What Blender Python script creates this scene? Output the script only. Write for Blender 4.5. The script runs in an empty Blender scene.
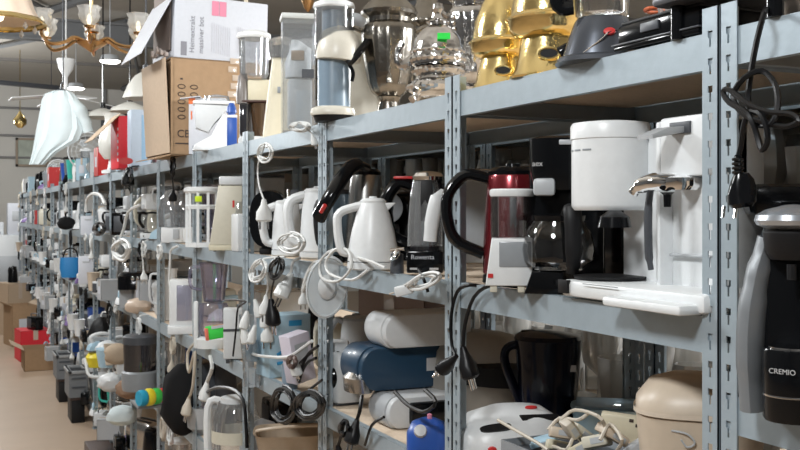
import bpy, bmesh, math, random
from mathutils import Matrix, Vector
PI = math.pi
rnd = random.Random(7)
COL = bpy.context.scene.collection
# ---------------------------------------------------------------- camera geometry
TH = math.radians(24.47); F = 1000.0; CZ = 1.66
CT, ST, TT = math.cos(TH), math.sin(TH), math.tan(TH)
A = 1.037; D = .505; L = .851; S0 = 1.145          # shelving front plane, depth, bay length, first upright
ZT, Z2, Z3, Z4, Z5 = 1.928, 1.503, 1.073, .64, .15
def Yof(u, X): return F*X/(CT*CT)/(u-400+F*TT) - X*TT
def S(u, X): return CT*(u-400+F*TT)/X             # pixels per metre at depth plane X
def WP(u, v, X):
    return Vector((X, Yof(u, X), CZ-(v-212)/S(u, X)))
def face(u): return -(TH+math.atan((u-400)/F))     # turn a thing so that its front looks at the aisle's near end
AISLE = -PI/2

# ---------------------------------------------------------------- materials
MATS = {}
def mat(name, c, rough=.45, metal=0., trans=0., emit=0., bump=0., bscale=60., var=.06, coat=0., alpha=1.):
    if name in MATS: return MATS[name]
    m = bpy.data.materials.new(name); m.use_nodes = True
    nt = m.node_tree; b = nt.nodes['Principled BSDF']
    tc = nt.nodes.new('ShaderNodeTexCoord'); nz = nt.nodes.new('ShaderNodeTexNoise')
    nz.inputs['Scale'].default_value = bscale; nz.inputs['Detail'].default_value = 3
    nt.links.new(tc.outputs['Object'], nz.inputs['Vector'])
    mx = nt.nodes.new('ShaderNodeMix'); mx.data_type = 'RGBA'
    mx.inputs[6].default_value = (*[max(0, x*(1-var)) for x in c], 1)
    mx.inputs[7].default_value = (*[min(1, x*(1+var)) for x in c], 1)
    nt.links.new(nz.outputs['Fac'], mx.inputs[0]); nt.links.new(mx.outputs[2], b.inputs['Base Color'])
    b.inputs['Roughness'].default_value = rough; b.inputs['Metallic'].default_value = metal
    b.inputs['Coat Weight'].default_value = coat
    if max(c) < .03 and not metal: b.inputs['Specular IOR Level'].default_value = .28
    if emit:
        b.inputs['Emission Color'].default_value = (*c, 1); b.inputs['Emission Strength'].default_value = emit
    if bump:
        bp = nt.nodes.new('ShaderNodeBump'); bp.inputs['Strength'].default_value = bump; bp.inputs['Distance'].default_value = .004
        nt.links.new(nz.outputs['Fac'], bp.inputs['Height']); nt.links.new(bp.outputs[0], b.inputs['Normal'])
    MATS[name] = m; return m
def glass(name, tint=(1, 1, 1), refl=.10, body=0., bodyc=(.8, .8, .8)):
    if name in MATS: return MATS[name]
    m = bpy.data.materials.new(name); m.use_nodes = True; nt = m.node_tree; nt.nodes.clear()
    o = nt.nodes.new('ShaderNodeOutputMaterial'); t = nt.nodes.new('ShaderNodeBsdfTransparent'); g = nt.nodes.new('ShaderNodeBsdfGlossy')
    t.inputs[0].default_value = (*tint, 1); g.inputs['Roughness'].default_value = .06
    lw = nt.nodes.new('ShaderNodeLayerWeight'); lw.inputs[0].default_value = .35
    ma = nt.nodes.new('ShaderNodeMath'); ma.operation = 'MULTIPLY_ADD'; ma.inputs[1].default_value = .75; ma.inputs[2].default_value = refl
    nt.links.new(lw.outputs['Fresnel'], ma.inputs[0])
    mx = nt.nodes.new('ShaderNodeMixShader'); nt.links.new(ma.outputs[0], mx.inputs[0])
    nt.links.new(t.outputs[0], mx.inputs[1]); nt.links.new(g.outputs[0], mx.inputs[2]); last = mx
    if body:
        d = nt.nodes.new('ShaderNodeBsdfDiffuse'); d.inputs[0].default_value = (*bodyc, 1)
        m2 = nt.nodes.new('ShaderNodeMixShader'); m2.inputs[0].default_value = body
        nt.links.new(mx.outputs[0], m2.inputs[1]); nt.links.new(d.outputs[0], m2.inputs[2]); last = m2
    nt.links.new(last.outputs[0], o.inputs[0]); MATS[name] = m; return m
WHITE = mat('white_plastic', (.74, .76, .77), .35); WHITE2 = mat('soft_white_plastic', (.62, .64, .65), .4)
CREAM = mat('cream_plastic', (.60, .57, .47), .4); BEIGE = mat('beige_plastic', (.55, .46, .36), .4)
YCREAM = mat('yellowed_plastic', (.62, .57, .43), .45)
BLACK = mat('black_plastic', (.0045, .005, .006), .14); MBLACK = mat('matt_black', (.009, .009, .010), .5)
NAVYB = mat('blue_black_plastic', (.004, .005, .012), .14)
DGREY = mat('dark_grey_plastic', (.06, .065, .075), .4); GREY = mat('grey_plastic', (.25, .27, .29), .4); LGREY = mat('light_grey_plastic', (.42, .44, .46), .4)
BLUEGREY = mat('blue_grey_plastic', (.20, .27, .34), .3)
STEEL = mat('brushed_steel', (.55, .54, .52), .25, 1); CHROME = mat('chrome', (.80, .80, .80), .07, 1); DSTEEL = mat('dark_steel', (.25, .26, .28), .3, 1)
SILVER = mat('tarnished_silver', (.60, .59, .58), .12, 1, bump=.5, bscale=60, var=.35); NICKEL = mat('old_nickel', (.27, .25, .22), .24, 1, bump=.5, bscale=30, var=.25)
GOLD = mat('polished_brass', (.84, .66, .30), .17, 1, bump=.5, bscale=30); BRASS = mat('antique_brass', (.55, .33, .15), .25, 1)
REDM = mat('red_metallic', (.20, .018, .025), .22, .55, coat=.5); RED = mat('red_plastic', (.55, .03, .03), .35)
BLUE = mat('blue_plastic', (.02, .08, .35), .35); DBLUE = mat('slate_blue_plastic', (.016, .048, .09), .38, coat=.15); LBLUE = mat('light_blue_plastic', (.38, .55, .66), .4)
YELLOW = mat('yellow_plastic', (.75, .62, .03), .4); GREEN = mat('green_paper', (.05, .70, .08), .5); TEAL = mat('teal_plastic', (.05, .45, .38), .4)
ORANGE = mat('orange_print', (.70, .15, .03), .5); PINK = mat('pink_print', (.65, .22, .32), .6); PURPLE = mat('violet_plastic', (.22, .15, .35), .4)
BROWN = mat('dark_brown_wood', (.06, .035, .028), .5); TAN = mat('tan_fabric', (.42, .33, .24), .8, bump=.3)
LILAC = mat('lilac_plastic', (.50, .48, .60), .4); PEACH = mat('peach_plastic', (.60, .48, .38), .4)
PRINT = mat('grey_print', (.22, .22, .25), .7); PRINTD = mat('dark_print', (.05, .035, .03), .7); PAPER = mat('white_card', (.56, .58, .63), .6)
STICK = mat('silver_sticker', (.50, .50, .50), .4)
CARD = mat('brown_cardboard', (.36, .235, .135), .85, bump=.2, bscale=30, var=.12); CARDL = mat('light_cardboard', (.50, .38, .27), .85, var=.1)
REDCARD = mat('red_card', (.66, .02, .035), .55); BLUECARD = mat('pale_blue_card', (.42, .50, .60), .6); SHINY = mat('glossy_tape', (.55, .45, .36), .12)
RACK = mat('grey_blue_painted_steel', (.345, .41, .455), .40, .2, bump=.15, bscale=35, var=.10)
RACKG = mat('galvanised_steel', (.33, .37, .40), .38, .4, bump=.15, bscale=35, var=.14)
BOARD = mat('chipboard', (.74, .60, .46), .8, bscale=90, var=.15)
CLOTH = mat('white_cloth', (.60, .68, .70), .9, bump=.5, bscale=12); BLKCLOTH = mat('black_cloth', (.008, .008, .009), .9, bump=.5, bscale=14)
BULB = mat('lamp_glow', (1, .97, .9), .4, emit=14); SHADE = mat('peach_glass_shade', (.62, .50, .40), .3); SHADEE = mat('frosted_shade', (.62, .62, .58), .35)
CORDW = mat('white_cord', (.66, .67, .66), .5); CORDB = mat('black_cord', (.006, .006, .007), .38); CORDC = mat('cream_cord', (.55, .50, .42), .5); CORDO = mat('orange_cord', (.60, .14, .05), .5)
GLASS = glass('clear_glass'); ACRYL = glass('clear_acrylic', (.96, .97, .98), .12, .07, (.9, .92, .93)); GLASSB = glass('cut_glass', (.97, .97, .96), .20, .26, (.92, .90, .86))
SMOKE = glass('smoked_plastic', (.30, .22, .16), .10, .25, (.22, .13, .07)); DSMOKE = glass('dark_smoked_plastic', (.18, .17, .18), .12, .3, (.05, .05, .06))
VIOLG = glass('violet_clear_plastic', (.90, .89, .97), .12, .11, (.38, .36, .52)); BLUEG = glass('pale_blue_clear', (.6, .75, .85), .12, .45, (.45, .6, .7))

# ---------------------------------------------------------------- mesh building
class MB:
    def __init__(s): s.bm = bmesh.new()
    def _xf(s, vs, M):
        if M is not None:
            for v in vs: v.co = M @ v.co
    def box(s, cx, cy, cz, sx, sy, sz, bev=0., M=None, seg=2):
        r = bmesh.ops.create_cube(s.bm, size=1.0)
        vs = r['verts']
        for v in vs: v.co = Vector((cx+v.co.x*sx, cy+v.co.y*sy, cz+v.co.z*sz))
        if bev:
            es = list({e for v in vs for e in v.link_edges})
            q = bmesh.ops.bevel(s.bm, geom=es, offset=min(bev, .49*min(sx, sy, sz)), segments=seg, affect='EDGES', profile=.5)
            vs = list({v for f in q['faces'] for v in f.verts} | {v for v in vs if v.is_valid})
        s._xf(vs, M); return s
    def rings(s, rings, closed=True, cap0=True, cap1=True, M=None, loop=False):
        R = [[s.bm.verts.new(p) for p in r] for r in rings]
        n = len(R[0]); pairs = list(zip(R[:-1], R[1:])) + ([(R[-1], R[0])] if loop else [])
        for a, b in pairs:
            for i in range(n if closed else n-1):
                j = (i+1) % n
                try: s.bm.faces.new((a[i], a[j], b[j], b[i]))
                except ValueError: pass
        if not loop:
            if cap0: s.bm.faces.new(list(reversed(R[0])))
            if cap1: s.bm.faces.new(R[-1])
        s._xf([v for r in R for v in r], M); return s
    def lathe(s, prof, seg=24, c=(0, 0, 0), cap0=True, cap1=True, M=None, flute=0, fl_n=12):
        rr = []
        for r, z in prof:
            r = max(r, .0004)
            rr.append([Vector((c[0]+(r*(1+flute*math.cos(fl_n*2*PI*i/seg)))*math.cos(2*PI*i/seg), c[1]+(r*(1+flute*math.cos(fl_n*2*PI*i/seg)))*math.sin(2*PI*i/seg), c[2]+z)) for i in range(seg)])
        return s.rings(rr, cap0=cap0, cap1=cap1, M=M)
    def loft(s, secs, seg=28, M=None, cap0=True, cap1=True):     # (cx, cy, z, rx, ry, power)
        rr = []
        for cx, cy, z, rx, ry, p in secs:
            ring = []
            for i in range(seg):
                a = 2*PI*i/seg; ca, sa = math.cos(a), math.sin(a)
                ring.append(Vector((cx+rx*math.copysign(abs(ca)**(2/p), ca), cy+ry*math.copysign(abs(sa)**(2/p), sa), z)))
            rr.append(ring)
        return s.rings(rr, M=M, cap0=cap0, cap1=cap1)
    def tube(s, pts, r, seg=6, closed=False, sub=4, flat=1.0, M=None, up=None):
        P = [Vector(p) for p in pts]
        if sub > 1 and len(P) > 2:
            Q = []; n = len(P)
            rng = range(n if closed else n-1)
            for i in rng:
                p0 = P[(i-1) % n] if (closed or i > 0) else P[0]*2-P[1]
                p1 = P[i]; p2 = P[(i+1) % n]
                p3 = P[(i+2) % n] if (closed or i+2 < n) else P[-1]*2-P[-2]
                for k in range(sub):
                    t = k/sub
                    Q.append(.5*((2*p1)+(p2-p0)*t+(2*p0-5*p1+4*p2-p3)*t*t+(3*p1-p0-3*p2+p3)*t**3))
            if not closed: Q.append(P[-1])
            P = Q
        n = len(P); nrm = Vector(up) if up else None; rr = []
        for i in range(n):
            t = (P[(i+1) % n]-P[i-1]) if closed else (P[min(i+1, n-1)]-P[max(i-1, 0)])
            if t.length < 1e-9: t = Vector((0, 0, 1))
            t.normalize()
            if nrm is None: nrm = t.orthogonal()
            nn = nrm-t*nrm.dot(t)
            nrm = nn.normalized() if nn.length > 1e-6 else t.orthogonal().normalized()
            b = t.cross(nrm)
            rad = r[min(len(r)-1, int(i*len(r)/n))] if isinstance(r, (list, tuple)) else r
            rr.append([P[i]+nrm*rad*math.cos(2*PI*k/seg)+b*rad*flat*math.sin(2*PI*k/seg) for k in range(seg)])
        return s.rings(rr, loop=closed, M=M)
    def prism(s, pts, a0, a1, axis='y', bev=0., M=None):         # pts in (x,z) for y, (x,y) for z, (y,z) for x
        def q(p, a): return Vector((p[0], a, p[1])) if axis == 'y' else (Vector((p[0], p[1], a)) if axis == 'z' else Vector((a, p[0], p[1])))
        va = [s.bm.verts.new(q(p, a0)) for p in pts]; vb = [s.bm.verts.new(q(p, a1)) for p in pts]
        n = len(pts); fs = [s.bm.faces.new(va), s.bm.faces.new(vb)]
        for i in range(n): fs.append(s.bm.faces.new((va[i], va[(i+1) % n], vb[(i+1) % n], vb[i])))
        bmesh.ops.recalc_face_normals(s.bm, faces=fs); vs = va+vb
        if bev:
            es = list({e for f in fs[:2] for e in f.edges})
            qq = bmesh.ops.bevel(s.bm, geom=es, offset=bev, segments=2, affect='EDGES', profile=.5)
            vs = list({v for f in qq['faces'] for v in f.verts} | {v for v in vs if v.is_valid})
        s._xf(vs, M); return s
    def mesh(s, name, m):
        bmesh.ops.recalc_face_normals(s.bm, faces=s.bm.faces)
        me = bpy.data.meshes.new(name); s.bm.to_mesh(me); s.bm.free()
        me.materials.append(m)
        for p in me.polygons: p.use_smooth = True
        me.set_sharp_from_angle(angle=math.radians(38)); return me
    def build(s, name, m, parent=None, label=None):
        o = bpy.data.objects.new(name, s.mesh(name, m)); COL.objects.link(o)
        if parent: o.parent = parent
        if label: o['label'] = label
        return o
def B(): return MB()
def thing(name, label, cat, loc=(0, 0, 0), rz=AISLE, group=None):
    o = bpy.data.objects.new(name, None); o.empty_display_size = .02; COL.objects.link(o)
    o.location = loc; o.rotation_euler = (0, 0, rz); o['label'] = label; o['category'] = cat
    if group: o['group'] = group
    return o
def tag(o, label, cat, group=None):
    o['label'] = label; o['category'] = cat
    if group: o['group'] = group
    return o
def struct(name, mb, m):
    o = mb.build(name, m); o['kind'] = 'structure'; return o
def dup(root, loc, rz, label, group=None, sc=1.):
    r = root.copy(); COL.objects.link(r); r.location = loc; r.rotation_euler = (0, 0, rz); r['label'] = label
    r.scale = (sc, sc, sc) if not isinstance(sc, tuple) else sc
    if group: r['group'] = group
    for ch in root.children:
        c = ch.copy(); COL.objects.link(c); c.parent = r
        for g in ch.children:
            d = g.copy(); COL.objects.link(d); d.parent = c
    return r
def text(s, size, m, parent, M, name='lettering', align='CENTER', ext=.0004):
    cu = bpy.data.curves.new('t', 'FONT'); cu.body = s; cu.size = size; cu.extrude = ext; cu.align_x = align; cu.align_y = 'CENTER'
    to = bpy.data.objects.new('t', cu); me = bpy.data.meshes.new_from_object(to); bpy.data.objects.remove(to)
    me.name = name; me.materials.clear(); me.materials.append(m); me.transform(M)
    o = bpy.data.objects.new(name, me); COL.objects.link(o)
    if parent: o.parent = parent
    return o
def R(a, ax): return Matrix.Rotation(a, 4, ax)
def Tr(x, y, z): return Matrix.Translation((x, y, z))
FRONT = R(PI/2, 'X')                                  # text plane looking along -Y
def at(u, X, z): return Vector((X, Yof(u, X), z))

# ================================================================ THE SETTING
b = B(); b.box(3, 9, -.02, 20, 26, .04); 
FL = mat('floor_concrete', (.44, .33, .24), .42, bump=.1, bscale=3, var=.10)
struct('floor', b, FL)
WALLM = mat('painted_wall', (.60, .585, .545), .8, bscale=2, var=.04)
YW = 19.5
b = B(); b.box(3, YW+.1, 2.4, 20, .2, 4.8); struct('wall_far', b, WALLM)
b = B(); b.box(9.1, 9, 2.6, .2, 26, 5.2); struct('wall_right', b, WALLM)
b = B(); b.box(-6.1, 8, 2.6, .2, 24, 5.2); struct('wall_left', b, mat('dark_reflection_wall', (.16, .16, .16), .8))  # out-of-view wall, coloured dark to give the metals contrast in reflection
b = B(); b.box(1.5, -3.9, 2.6, 15, .2, 5.2); struct('wall_near', b, mat('dark_reflection_wall', (.16, .16, .16), .8))  # also out of view and darkened for the reflections
b = B(); b.prism([(-4, 5.1), (YW, 3.98), (YW, 4.12), (-4, 5.24)], -7, 13, 'x')
CEILM = mat('ceiling_sheeting', (.36, .335, .295), .8, bscale=3, var=.06); struct('ceiling', b, CEILM)
BEAMM = mat('grey_roof_steel', (.13, .135, .14), .6)
b = B(); b.box(3, 13.5, 3.86, 20, .14, .03); b.box(3, 13.5, 4.12, 20, .14, .03); b.box(3, 13.5, 3.99, 20, .03, .26); struct('trim_1', b, BEAMM)
for i, (x0, y0, x1, y1, w) in enumerate([(-2, 8, 1.2, 13.4, .03), (1.2, 13.4, 4.6, 6, .05), (3.0, 19, 6.5, 8, .05), (-1, 18.5, 2.2, 13.6, .03), (2.2, 13.6, 3.4, 19.2, .03), (4.5, 14, 7.5, 10, .04)]):
    zc = lambda y: 5.1-(y+4)*1.12/23.5
    b = B(); b.tube([(x0, y0, zc(y0)-.06), (x1, y1, zc(y1)-.06)], w, 6, sub=1); struct('trim_%d' % (i+2), b, BEAMM)
SEAM = mat('ceiling_joint', (.16, .15, .14), .8)
for i, y in enumerate([7, 9.2, 11.4, 15, 17]):
    b = B(); b.box(3, y, 5.1-(y+4)*1.12/23.5-.02, 20, .05, .05); struct('trim_%d' % (20+i), b, SEAM)
PIPE = mat('grey_conduit', (.22, .22, .22), .5)
for i, z in enumerate([3.55, 3.05, 2.65]):
    b = B(); b.tube([(-6, YW-.05, z), (12.9, YW-.05, z)], .022, 6, sub=1); struct('trim_%d' % (30+i), b, PIPE)
for i, x in enumerate([.35, 2.75, 3.5]):
    b = B(); b.tube([(x, YW-.05, .05), (x, YW-.05, 4.0)], .025, 6, sub=1); struct('trim_%d' % (40+i), b, PIPE)
# dark doorway and window of the far wall
b = B(); b.box(3.05, YW-.03, 3.2, .75, .06, .95, .01); struct('window_1', b, DGREY)
# wall picture
t = thing('framed_picture', 'pale framed picture hanging on the far white wall', 'picture', (1.45, YW-.05, 2.75), 0)
b = B()
for cx, cz, sx, sz in ((0, .24, .56, .04), (0, -.24, .56, .04), (-.26, 0, .04, .52), (.26, 0, .04, .52)): b.box(cx, 0, cz, sx, .05, sz)
b.build('frame', mat('picture_frame_wood', (.3, .24, .18), .6), t)
b = B(); b.box(0, .01, 0, .5, .02, .46); b.build('canvas', mat('faded_landscape', (.42, .46, .40), .8, bscale=6, var=.4), t)

# ================================================================ SHELVING
def upright_mesh(sy):                                   # corner at origin, flange along sy*y and along +x
    b = B(); W = .034; t = .002; H = 1.965
    for ax in (0, 1):
        def bx(c, w, z, h):
            if ax == 0: b.box(t/2, sy*c, z, t, w, h)
            else: b.box(c, sy*t/2, z, w, t, h)
        bx(.006, .012, H/2, H); bx(.028, .012, H/2, H)
        k = 0; z = .02; 
        bx(.017, .010, .01, .02)
        while z < H-.045:
            bx(.0135, .003, z+.007, .014); bx(.0205, .003, z+.007, .014)    # narrow part of the keyhole
            bx(.017, .010, z+.0325, .017); z += .041
        bx(.017, .010, (z+H)/2, H-z)
    b.box(.012, sy*.012, .003, .04, .04, .006)
    return b
def beam_mesh(ax, ln):
    b = B(); h = .055
    if ax == 'y': b.box(.0012, ln/2, -h/2, .0018, ln, h); b.box(.010, ln/2, -.001, .02, ln, .002); b.box(.008, ln/2, -h+.001, .016, ln, .002)
    else: b.box(ln/2, .0012, -h/2-.004, ln, .0018, h*.8); b.box(ln/2, .008, -h+.006, ln, .016, .002)
    return b
ME = {}
for sy in (1, -1): ME['up', sy] = upright_mesh(sy).mesh('upright', RACK)
LB = L-.004
ME['beam'] = beam_mesh('y', LB-.006).mesh('front_beam', RACK)
ME['side'] = beam_mesh('x', D-.01).mesh('side_beam', RACKG)
b = B(); b.box(D/2, LB/2, -.0085, D-.05, LB-.012, .012); ME['board'] = b.mesh('shelf_board', BOARD)
ORD = ['first', 'second', 'third', 'fourth', 'fifth', 'sixth', 'seventh', 'eighth', 'ninth', 'tenth', 'eleventh', 'twelfth', 'thirteenth', 'fourteenth', 'fifteenth', 'sixteenth', 'seventeenth', 'eighteenth', 'nineteenth', 'twentieth', 'twenty-first']
def part(name, me, parent, loc, sx=1):
    o = bpy.data.objects.new(name, me); COL.objects.link(o); o.parent = parent; o.location = loc
    if sx < 0: o.rotation_euler = (0, 0, PI)
    return o
def unit(x, y, levels, label, group, name='shelving_unit'):
    t = thing(name, label, 'shelving unit', (x, y+.002, 0), 0, group)
    part('upright', ME['up', 1], t, (0, 0, 0)); part('upright', ME['up', -1], t, (0, LB, 0))
    part('upright', ME['up', -1], t, (D, 0, 0), -1); part('upright', ME['up', 1], t, (D, LB, 0), -1)
    for z in levels:
        part('front_beam', ME['beam'], t, (.003, .003, z))
        part('rear_beam', ME['beam'], t, (D-.003, LB-.003, z), -1)
        part('side_beam', ME['side'], t, (.005, .004, z)); part('side_beam', ME['side'], t, (D-.005, LB-.004, z), -1)
        part('shelf_board', ME['board'], t, (0, 0, z))
    return t
NB = 18
for k in range(-2, NB):
    lv = [ZT, 1.393, .98, .5, .15] if k < 0 else [ZT, Z2, Z3, Z4, Z5]
    unit(A, S0+k*L, lv, 'grey steel boltless shelving unit, %s in the row counted from the camera' % ORD[k+2], 'shelving units along the aisle')
BX = A+D+.06
ZB = [1.93, 1.70, 1.10, .65, .15]
for k in range(-2, 8):
    unit(BX, S0+k*L, ZB, 'grey steel shelving unit behind the aisle row, %s from the camera' % ORD[k+2], 'back row shelving units')

# ================================================================ APPLIANCE MAKERS (local: front = -Y, right = +X)
def plug(par, p, d=(0, 0, -1), m=CORDW, sc=1.):
    M = Tr(*p) @ Vector(d).to_track_quat('-Z', 'Y').to_matrix().to_4x4() @ Matrix.Scale(sc, 4)
    b = B(); b.loft([(0, 0, .002, .005, .005, 2), (0, 0, -.012, .008, .008, 2.4), (0, 0, -.028, .018, .013, 2.6), (0, 0, -.046, .019, .014, 2.6), (0, 0, -.05, .015, .010, 2.6)], 12, M=M)
    h = b.build('plug', m, par)
    for s in (-1, 1):
        b = B(); b.tube([(s*.0095, 0, -.049), (s*.0095, 0, -.068)], .0024, 6, sub=1, M=M); b.build('pin', CHROME, h)
    return h
def kettle(label, loc, rz, r, h, m=WHITE, hm=None, lidm=None, basem=BLACK, hs='loop', hw=.05, taper=.78, hr=.011, window=None, group=None, name='electric_kettle', spout=True, cat='kettle'):
    t = thing(name, label, cat, loc, rz, group); hm = hm or m; rt = r*taper
    b = B(); b.lathe([(r*.96, 0), (r*1.02, .004), (r*1.0, .02), (r*.9, .022)], 28); b.build('base', basem, t)
    z0 = .022; H = h-z0
    b = B(); b.lathe([(r*.94, z0), (r, z0+.01*h), (r*(1-(1-taper)*.12), z0+.25*H), (r*(1-(1-taper)*.38), z0+.5*H), (r*(1-(1-taper)*.7), z0+.72*H), (rt, z0+.88*H), (rt*.96, z0+.9*H)], 32)
    if spout: b.prism([(rt*.6, z0+.70*H), (rt+.012, z0+.82*H), (rt+.026, z0+.90*H), (rt*.6, z0+.90*H)], -rt*.28, rt*.28, 'y', .003)
    b.build('body', m, t)
    b = B(); b.lathe([(rt*.97, z0+.895*H), (rt*.98, z0+.93*H), (rt*.8, z0+.965*H), (rt*.3, z0+.975*H), (rt*.28, h), (.001, h)], 28); b.build('lid', lidm or hm, t)
    b = B(); zt = z0+.86*H; zb = z0+.18*H
    if hs == 'loop': P = [(-rt*.85, 0, zt), (-rt-hw*.6, 0, zt+.01), (-r-hw*.95, 0, zt-.12*H), (-r-hw, 0, (zt+zb)/2), (-r-hw*.75, 0, zb+.12*H), (-r*.97, 0, zb)]
    elif hs == 'open': P = [(-rt*.3, 0, h*.98), (-rt-hw*.5, 0, h*1.0), (-r-hw*.95, 0, h*.86), (-r-hw*1.35, 0, h*.62), (-r-hw*1.55, 0, h*.45)]
    else: P = [(-rt*.9, 0, zt), (-r-hw*.6, 0, zt-.02), (-r-hw*.8, 0, (zt+zb)/2), (-r-hw*.5, 0, zb), (-r*.95, 0, zb-.01)]
    b.tube(P, hr, 10, flat=1.35, up=(1, 0, 0)); b.build('handle', hm, t)
    if window:
        b = B(); b.box(0, -r*.90, z0+.45*H, r*.22, .006, H*.5, .002); b.build('water_gauge', window, t)
    return t
def toaster(label, loc, rz, w, d, h, m=WHITE, endm=None, group=None, name='toaster', slots=True, cat='toaster', knobm=BLACK):
    t = thing(name, label, cat, loc, rz, group); endm = endm or m
    b = B(); b.loft([(0, 0, .008, w/2*.93, d/2*.93, 5), (0, 0, .02, w/2, d/2, 5), (0, 0, h*.75, w/2, d/2, 5), (0, 0, h*.94, w/2*.95, d/2*.9, 5), (0, 0, h, w/2*.85, d/2*.75, 5)], 32); b.build('body', m, t)
    b = B(); b.box(0, 0, .006, w*.86, d*.82, .012, .003); b.build('foot_plate', DGREY, t)
    if slots:
        for s in (-1, 1):
            b = B(); b.box(0, s*d*.17, h, w*.66, d*.14, .004, .001); b.build('bread_slot', MBLACK, t)
    b = B(); b.box(w/2+.008, 0, h*.62, .02, .035, .012, .003); b.build('lever', knobm, t)
    b = B(); b.lathe([(.013, 0), (.012, .012), (.001, .013)], 12, M=Tr(w/2-.004, 0, h*.28) @ R(PI/2, 'Y')); b.build('dial', knobm, t)
    return t
def blender(label, loc, rz, r, h, m=WHITE, jar=ACRYL, lidm=None, group=None, name='blender', fill=None, cat='blender', hb=.36, hand=True):
    t = thing(name, label, cat, loc, rz, group); zb = h*hb; rj = r*.82
    b = B(); b.lathe([(r*.97, 0), (r, .01), (r*.95, zb*.5), (r*.72, zb*.85), (r*.68, zb)], 28); b.build('base', m, t)
    b = B(); b.lathe([(.012, 0), (.011, .008), (.001, .009)], 14, M=Tr(0, -r*.93, zb*.4) @ R(PI/2, 'X')); b.build('dial', DGREY, t)
    b = B(); b.lathe([(r*.6, zb), (r*.66, zb+.02), (rj, h*.9), (rj-.003, h*.9), (r*.63, zb+.025), (.001, zb+.022)], 24, cap0=True, cap1=True); j = b.build('jar', jar, t)
    if hand:
        b = B(); b.tube([(-rj*.95, 0, h*.86), (-rj-.035, 0, h*.84), (-rj-.038, 0, h*.65), (-r*.66, 0, zb+.05)], .006, 8); b.build('jar_handle', lidm or m, j)
    b = B(); b.lathe([(rj*1.05, h*.895), (rj*1.08, h*.93), (rj*.9, h*.965), (rj*.4, h*.97), (rj*.38, h), (.001, h)], 24); b.build('lid', lidm or m, t)
    if fill:
        b = B(); b.lathe([(r*.58, zb+.026), (rj*.86, zb+.026+(h*.9-zb)*.6), (.001, zb+.03+(h*.9-zb)*.6)], 20); b.build('contents', fill, t)
    return t
def coffee(label, loc, rz, w, d, h, m=WHITE, jar=GLASS, group=None, name='coffee_maker', am=BLACK, cat='coffee maker'):
    t = thing(name, label, cat, loc, rz, group); fh = h*.13; th_ = h*.36; R_ = min(w, d*.6)*.42
    b = B(); b.box(0, 0, fh/2, w, d, fh, .008); b.box(0, d*.32, h/2, w, d*.36, h-.004, .012); b.box(0, -.02*d, h-th_/2, w*.96, d*.9, th_, .014); b.build('body', m, t)
    b = B(); b.lathe([(R_*1.08, fh), (R_*1.08, fh+.006), (.001, fh+.007)], 24, c=(0, -d*.2, 0)); b.build('hot_plate', MBLACK, t)
    cz = fh+.007; ch = h-th_-cz-.008; cy = -d*.2
    b = B(); b.lathe([(R_*.8, cz), (R_, cz+ch*.2), (R_*1.0, cz+ch*.5), (R_*.72, cz+ch*.86), (R_*.74, cz+ch*.9)], 24, c=(0, cy, 0), cap1=False); c = b.build('carafe', jar, t)
    b = B(); b.lathe([(R_*.76, cz+ch*.88), (R_*.76, cz+ch*.95), (.001, cz+ch*.99)], 20, c=(0, cy, 0)); b.build('carafe_lid', am, c)
    b = B(); b.tube([(0, cy-R_*.7, cz+ch*.9), (0, cy-R_-.022, cz+ch*.88), (0, cy-R_-.026, cz+ch*.5), (0, cy-R_*.98, cz+ch*.2)], .008, 8, flat=1.4); b.build('carafe_handle', am, c)
    b = B(); b.box(0, -d*.02-d*.45-.001, h-th_*.8, w*.5, .004, th_*.25, .001); b.build('front_panel', LGREY if m != LGREY else WHITE, t)
    b = B(); b.box(w*.3, -d/2-.001, fh*.5, .02, .006, .012, .001); b.build('switch', RED if m == BLACK else BLACK, t)
    return t
def fryer(label, loc, rz, r, h, m=WHITE, lidm=None, group=None, name='deep_fryer', cat='appliance', p=2.6):
    t = thing(name, label, cat, loc, rz, group)
    b = B(); b.loft([(0, 0, 0, r*.72, r*.66, p), (0, 0, .01, r*.8, r*.72, p), (0, 0, h*.4, r*.9, r*.82, p), (0, 0, h*.78, r, r*.9, p)], 32); b.build('body', m, t)
    b = B(); b.loft([(0, 0, h*.785, r*1.01, r*.92, p), (0, 0, h*.86, r*1.0, r*.9, p), (0, 0, h*.95, r*.8, r*.72, p), (0, 0, h*.985, r*.5, r*.45, p), (0, 0, h, r*.1, r*.1, p)], 32); b.build('lid', lidm or m, t)
    b = B(); b.box(0, -r*.86, h*.6, r*.5, .008, h*.12, .002); b.build('control_panel', LGREY, t)
    return t
def carton(label, loc, rz, w, d, h, m=CARD, group=None, name='cardboard_box', openf=True, fm=None, cat='box', lab=None):
    t = thing(name, label, cat, loc, rz, group); q = .004
    b = B(); b.box(0, 0, q/2, w, d, q); b.box(0, -d/2+q/2, h/2, w, q, h); b.box(0, d/2-q/2, h/2, w, q, h); b.box(-w/2+q/2, 0, h/2, q, d, h); b.box(w/2-q/2, 0, h/2, q, d, h)
    if not openf: b.box(0, 0, h-q/2, w, d, q)
    b.build('body', m, t)
    if openf:
        for s in (-1, 1):
            b = B(); b.box(s*w*.2, 0, 0, w*.4, d, q, M=Tr(s*w/2, 0, h) @ R(-s*.5, 'Y')); b.build('flap', fm or CARDL, t)
    else:
        b = B(); b.box(0, 0, h+.0006, w*.16, d, .001); b.box(0, -d/2-.0006, h*.85, w*.16, .001, h*.3); b.build('tape', SHINY, t)
    if lab:
        b = B(); b.box(0, -d/2-.001, h*.5, w*.45, .001, h*.35); b.build('sticker', lab, t)
    return t
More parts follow.
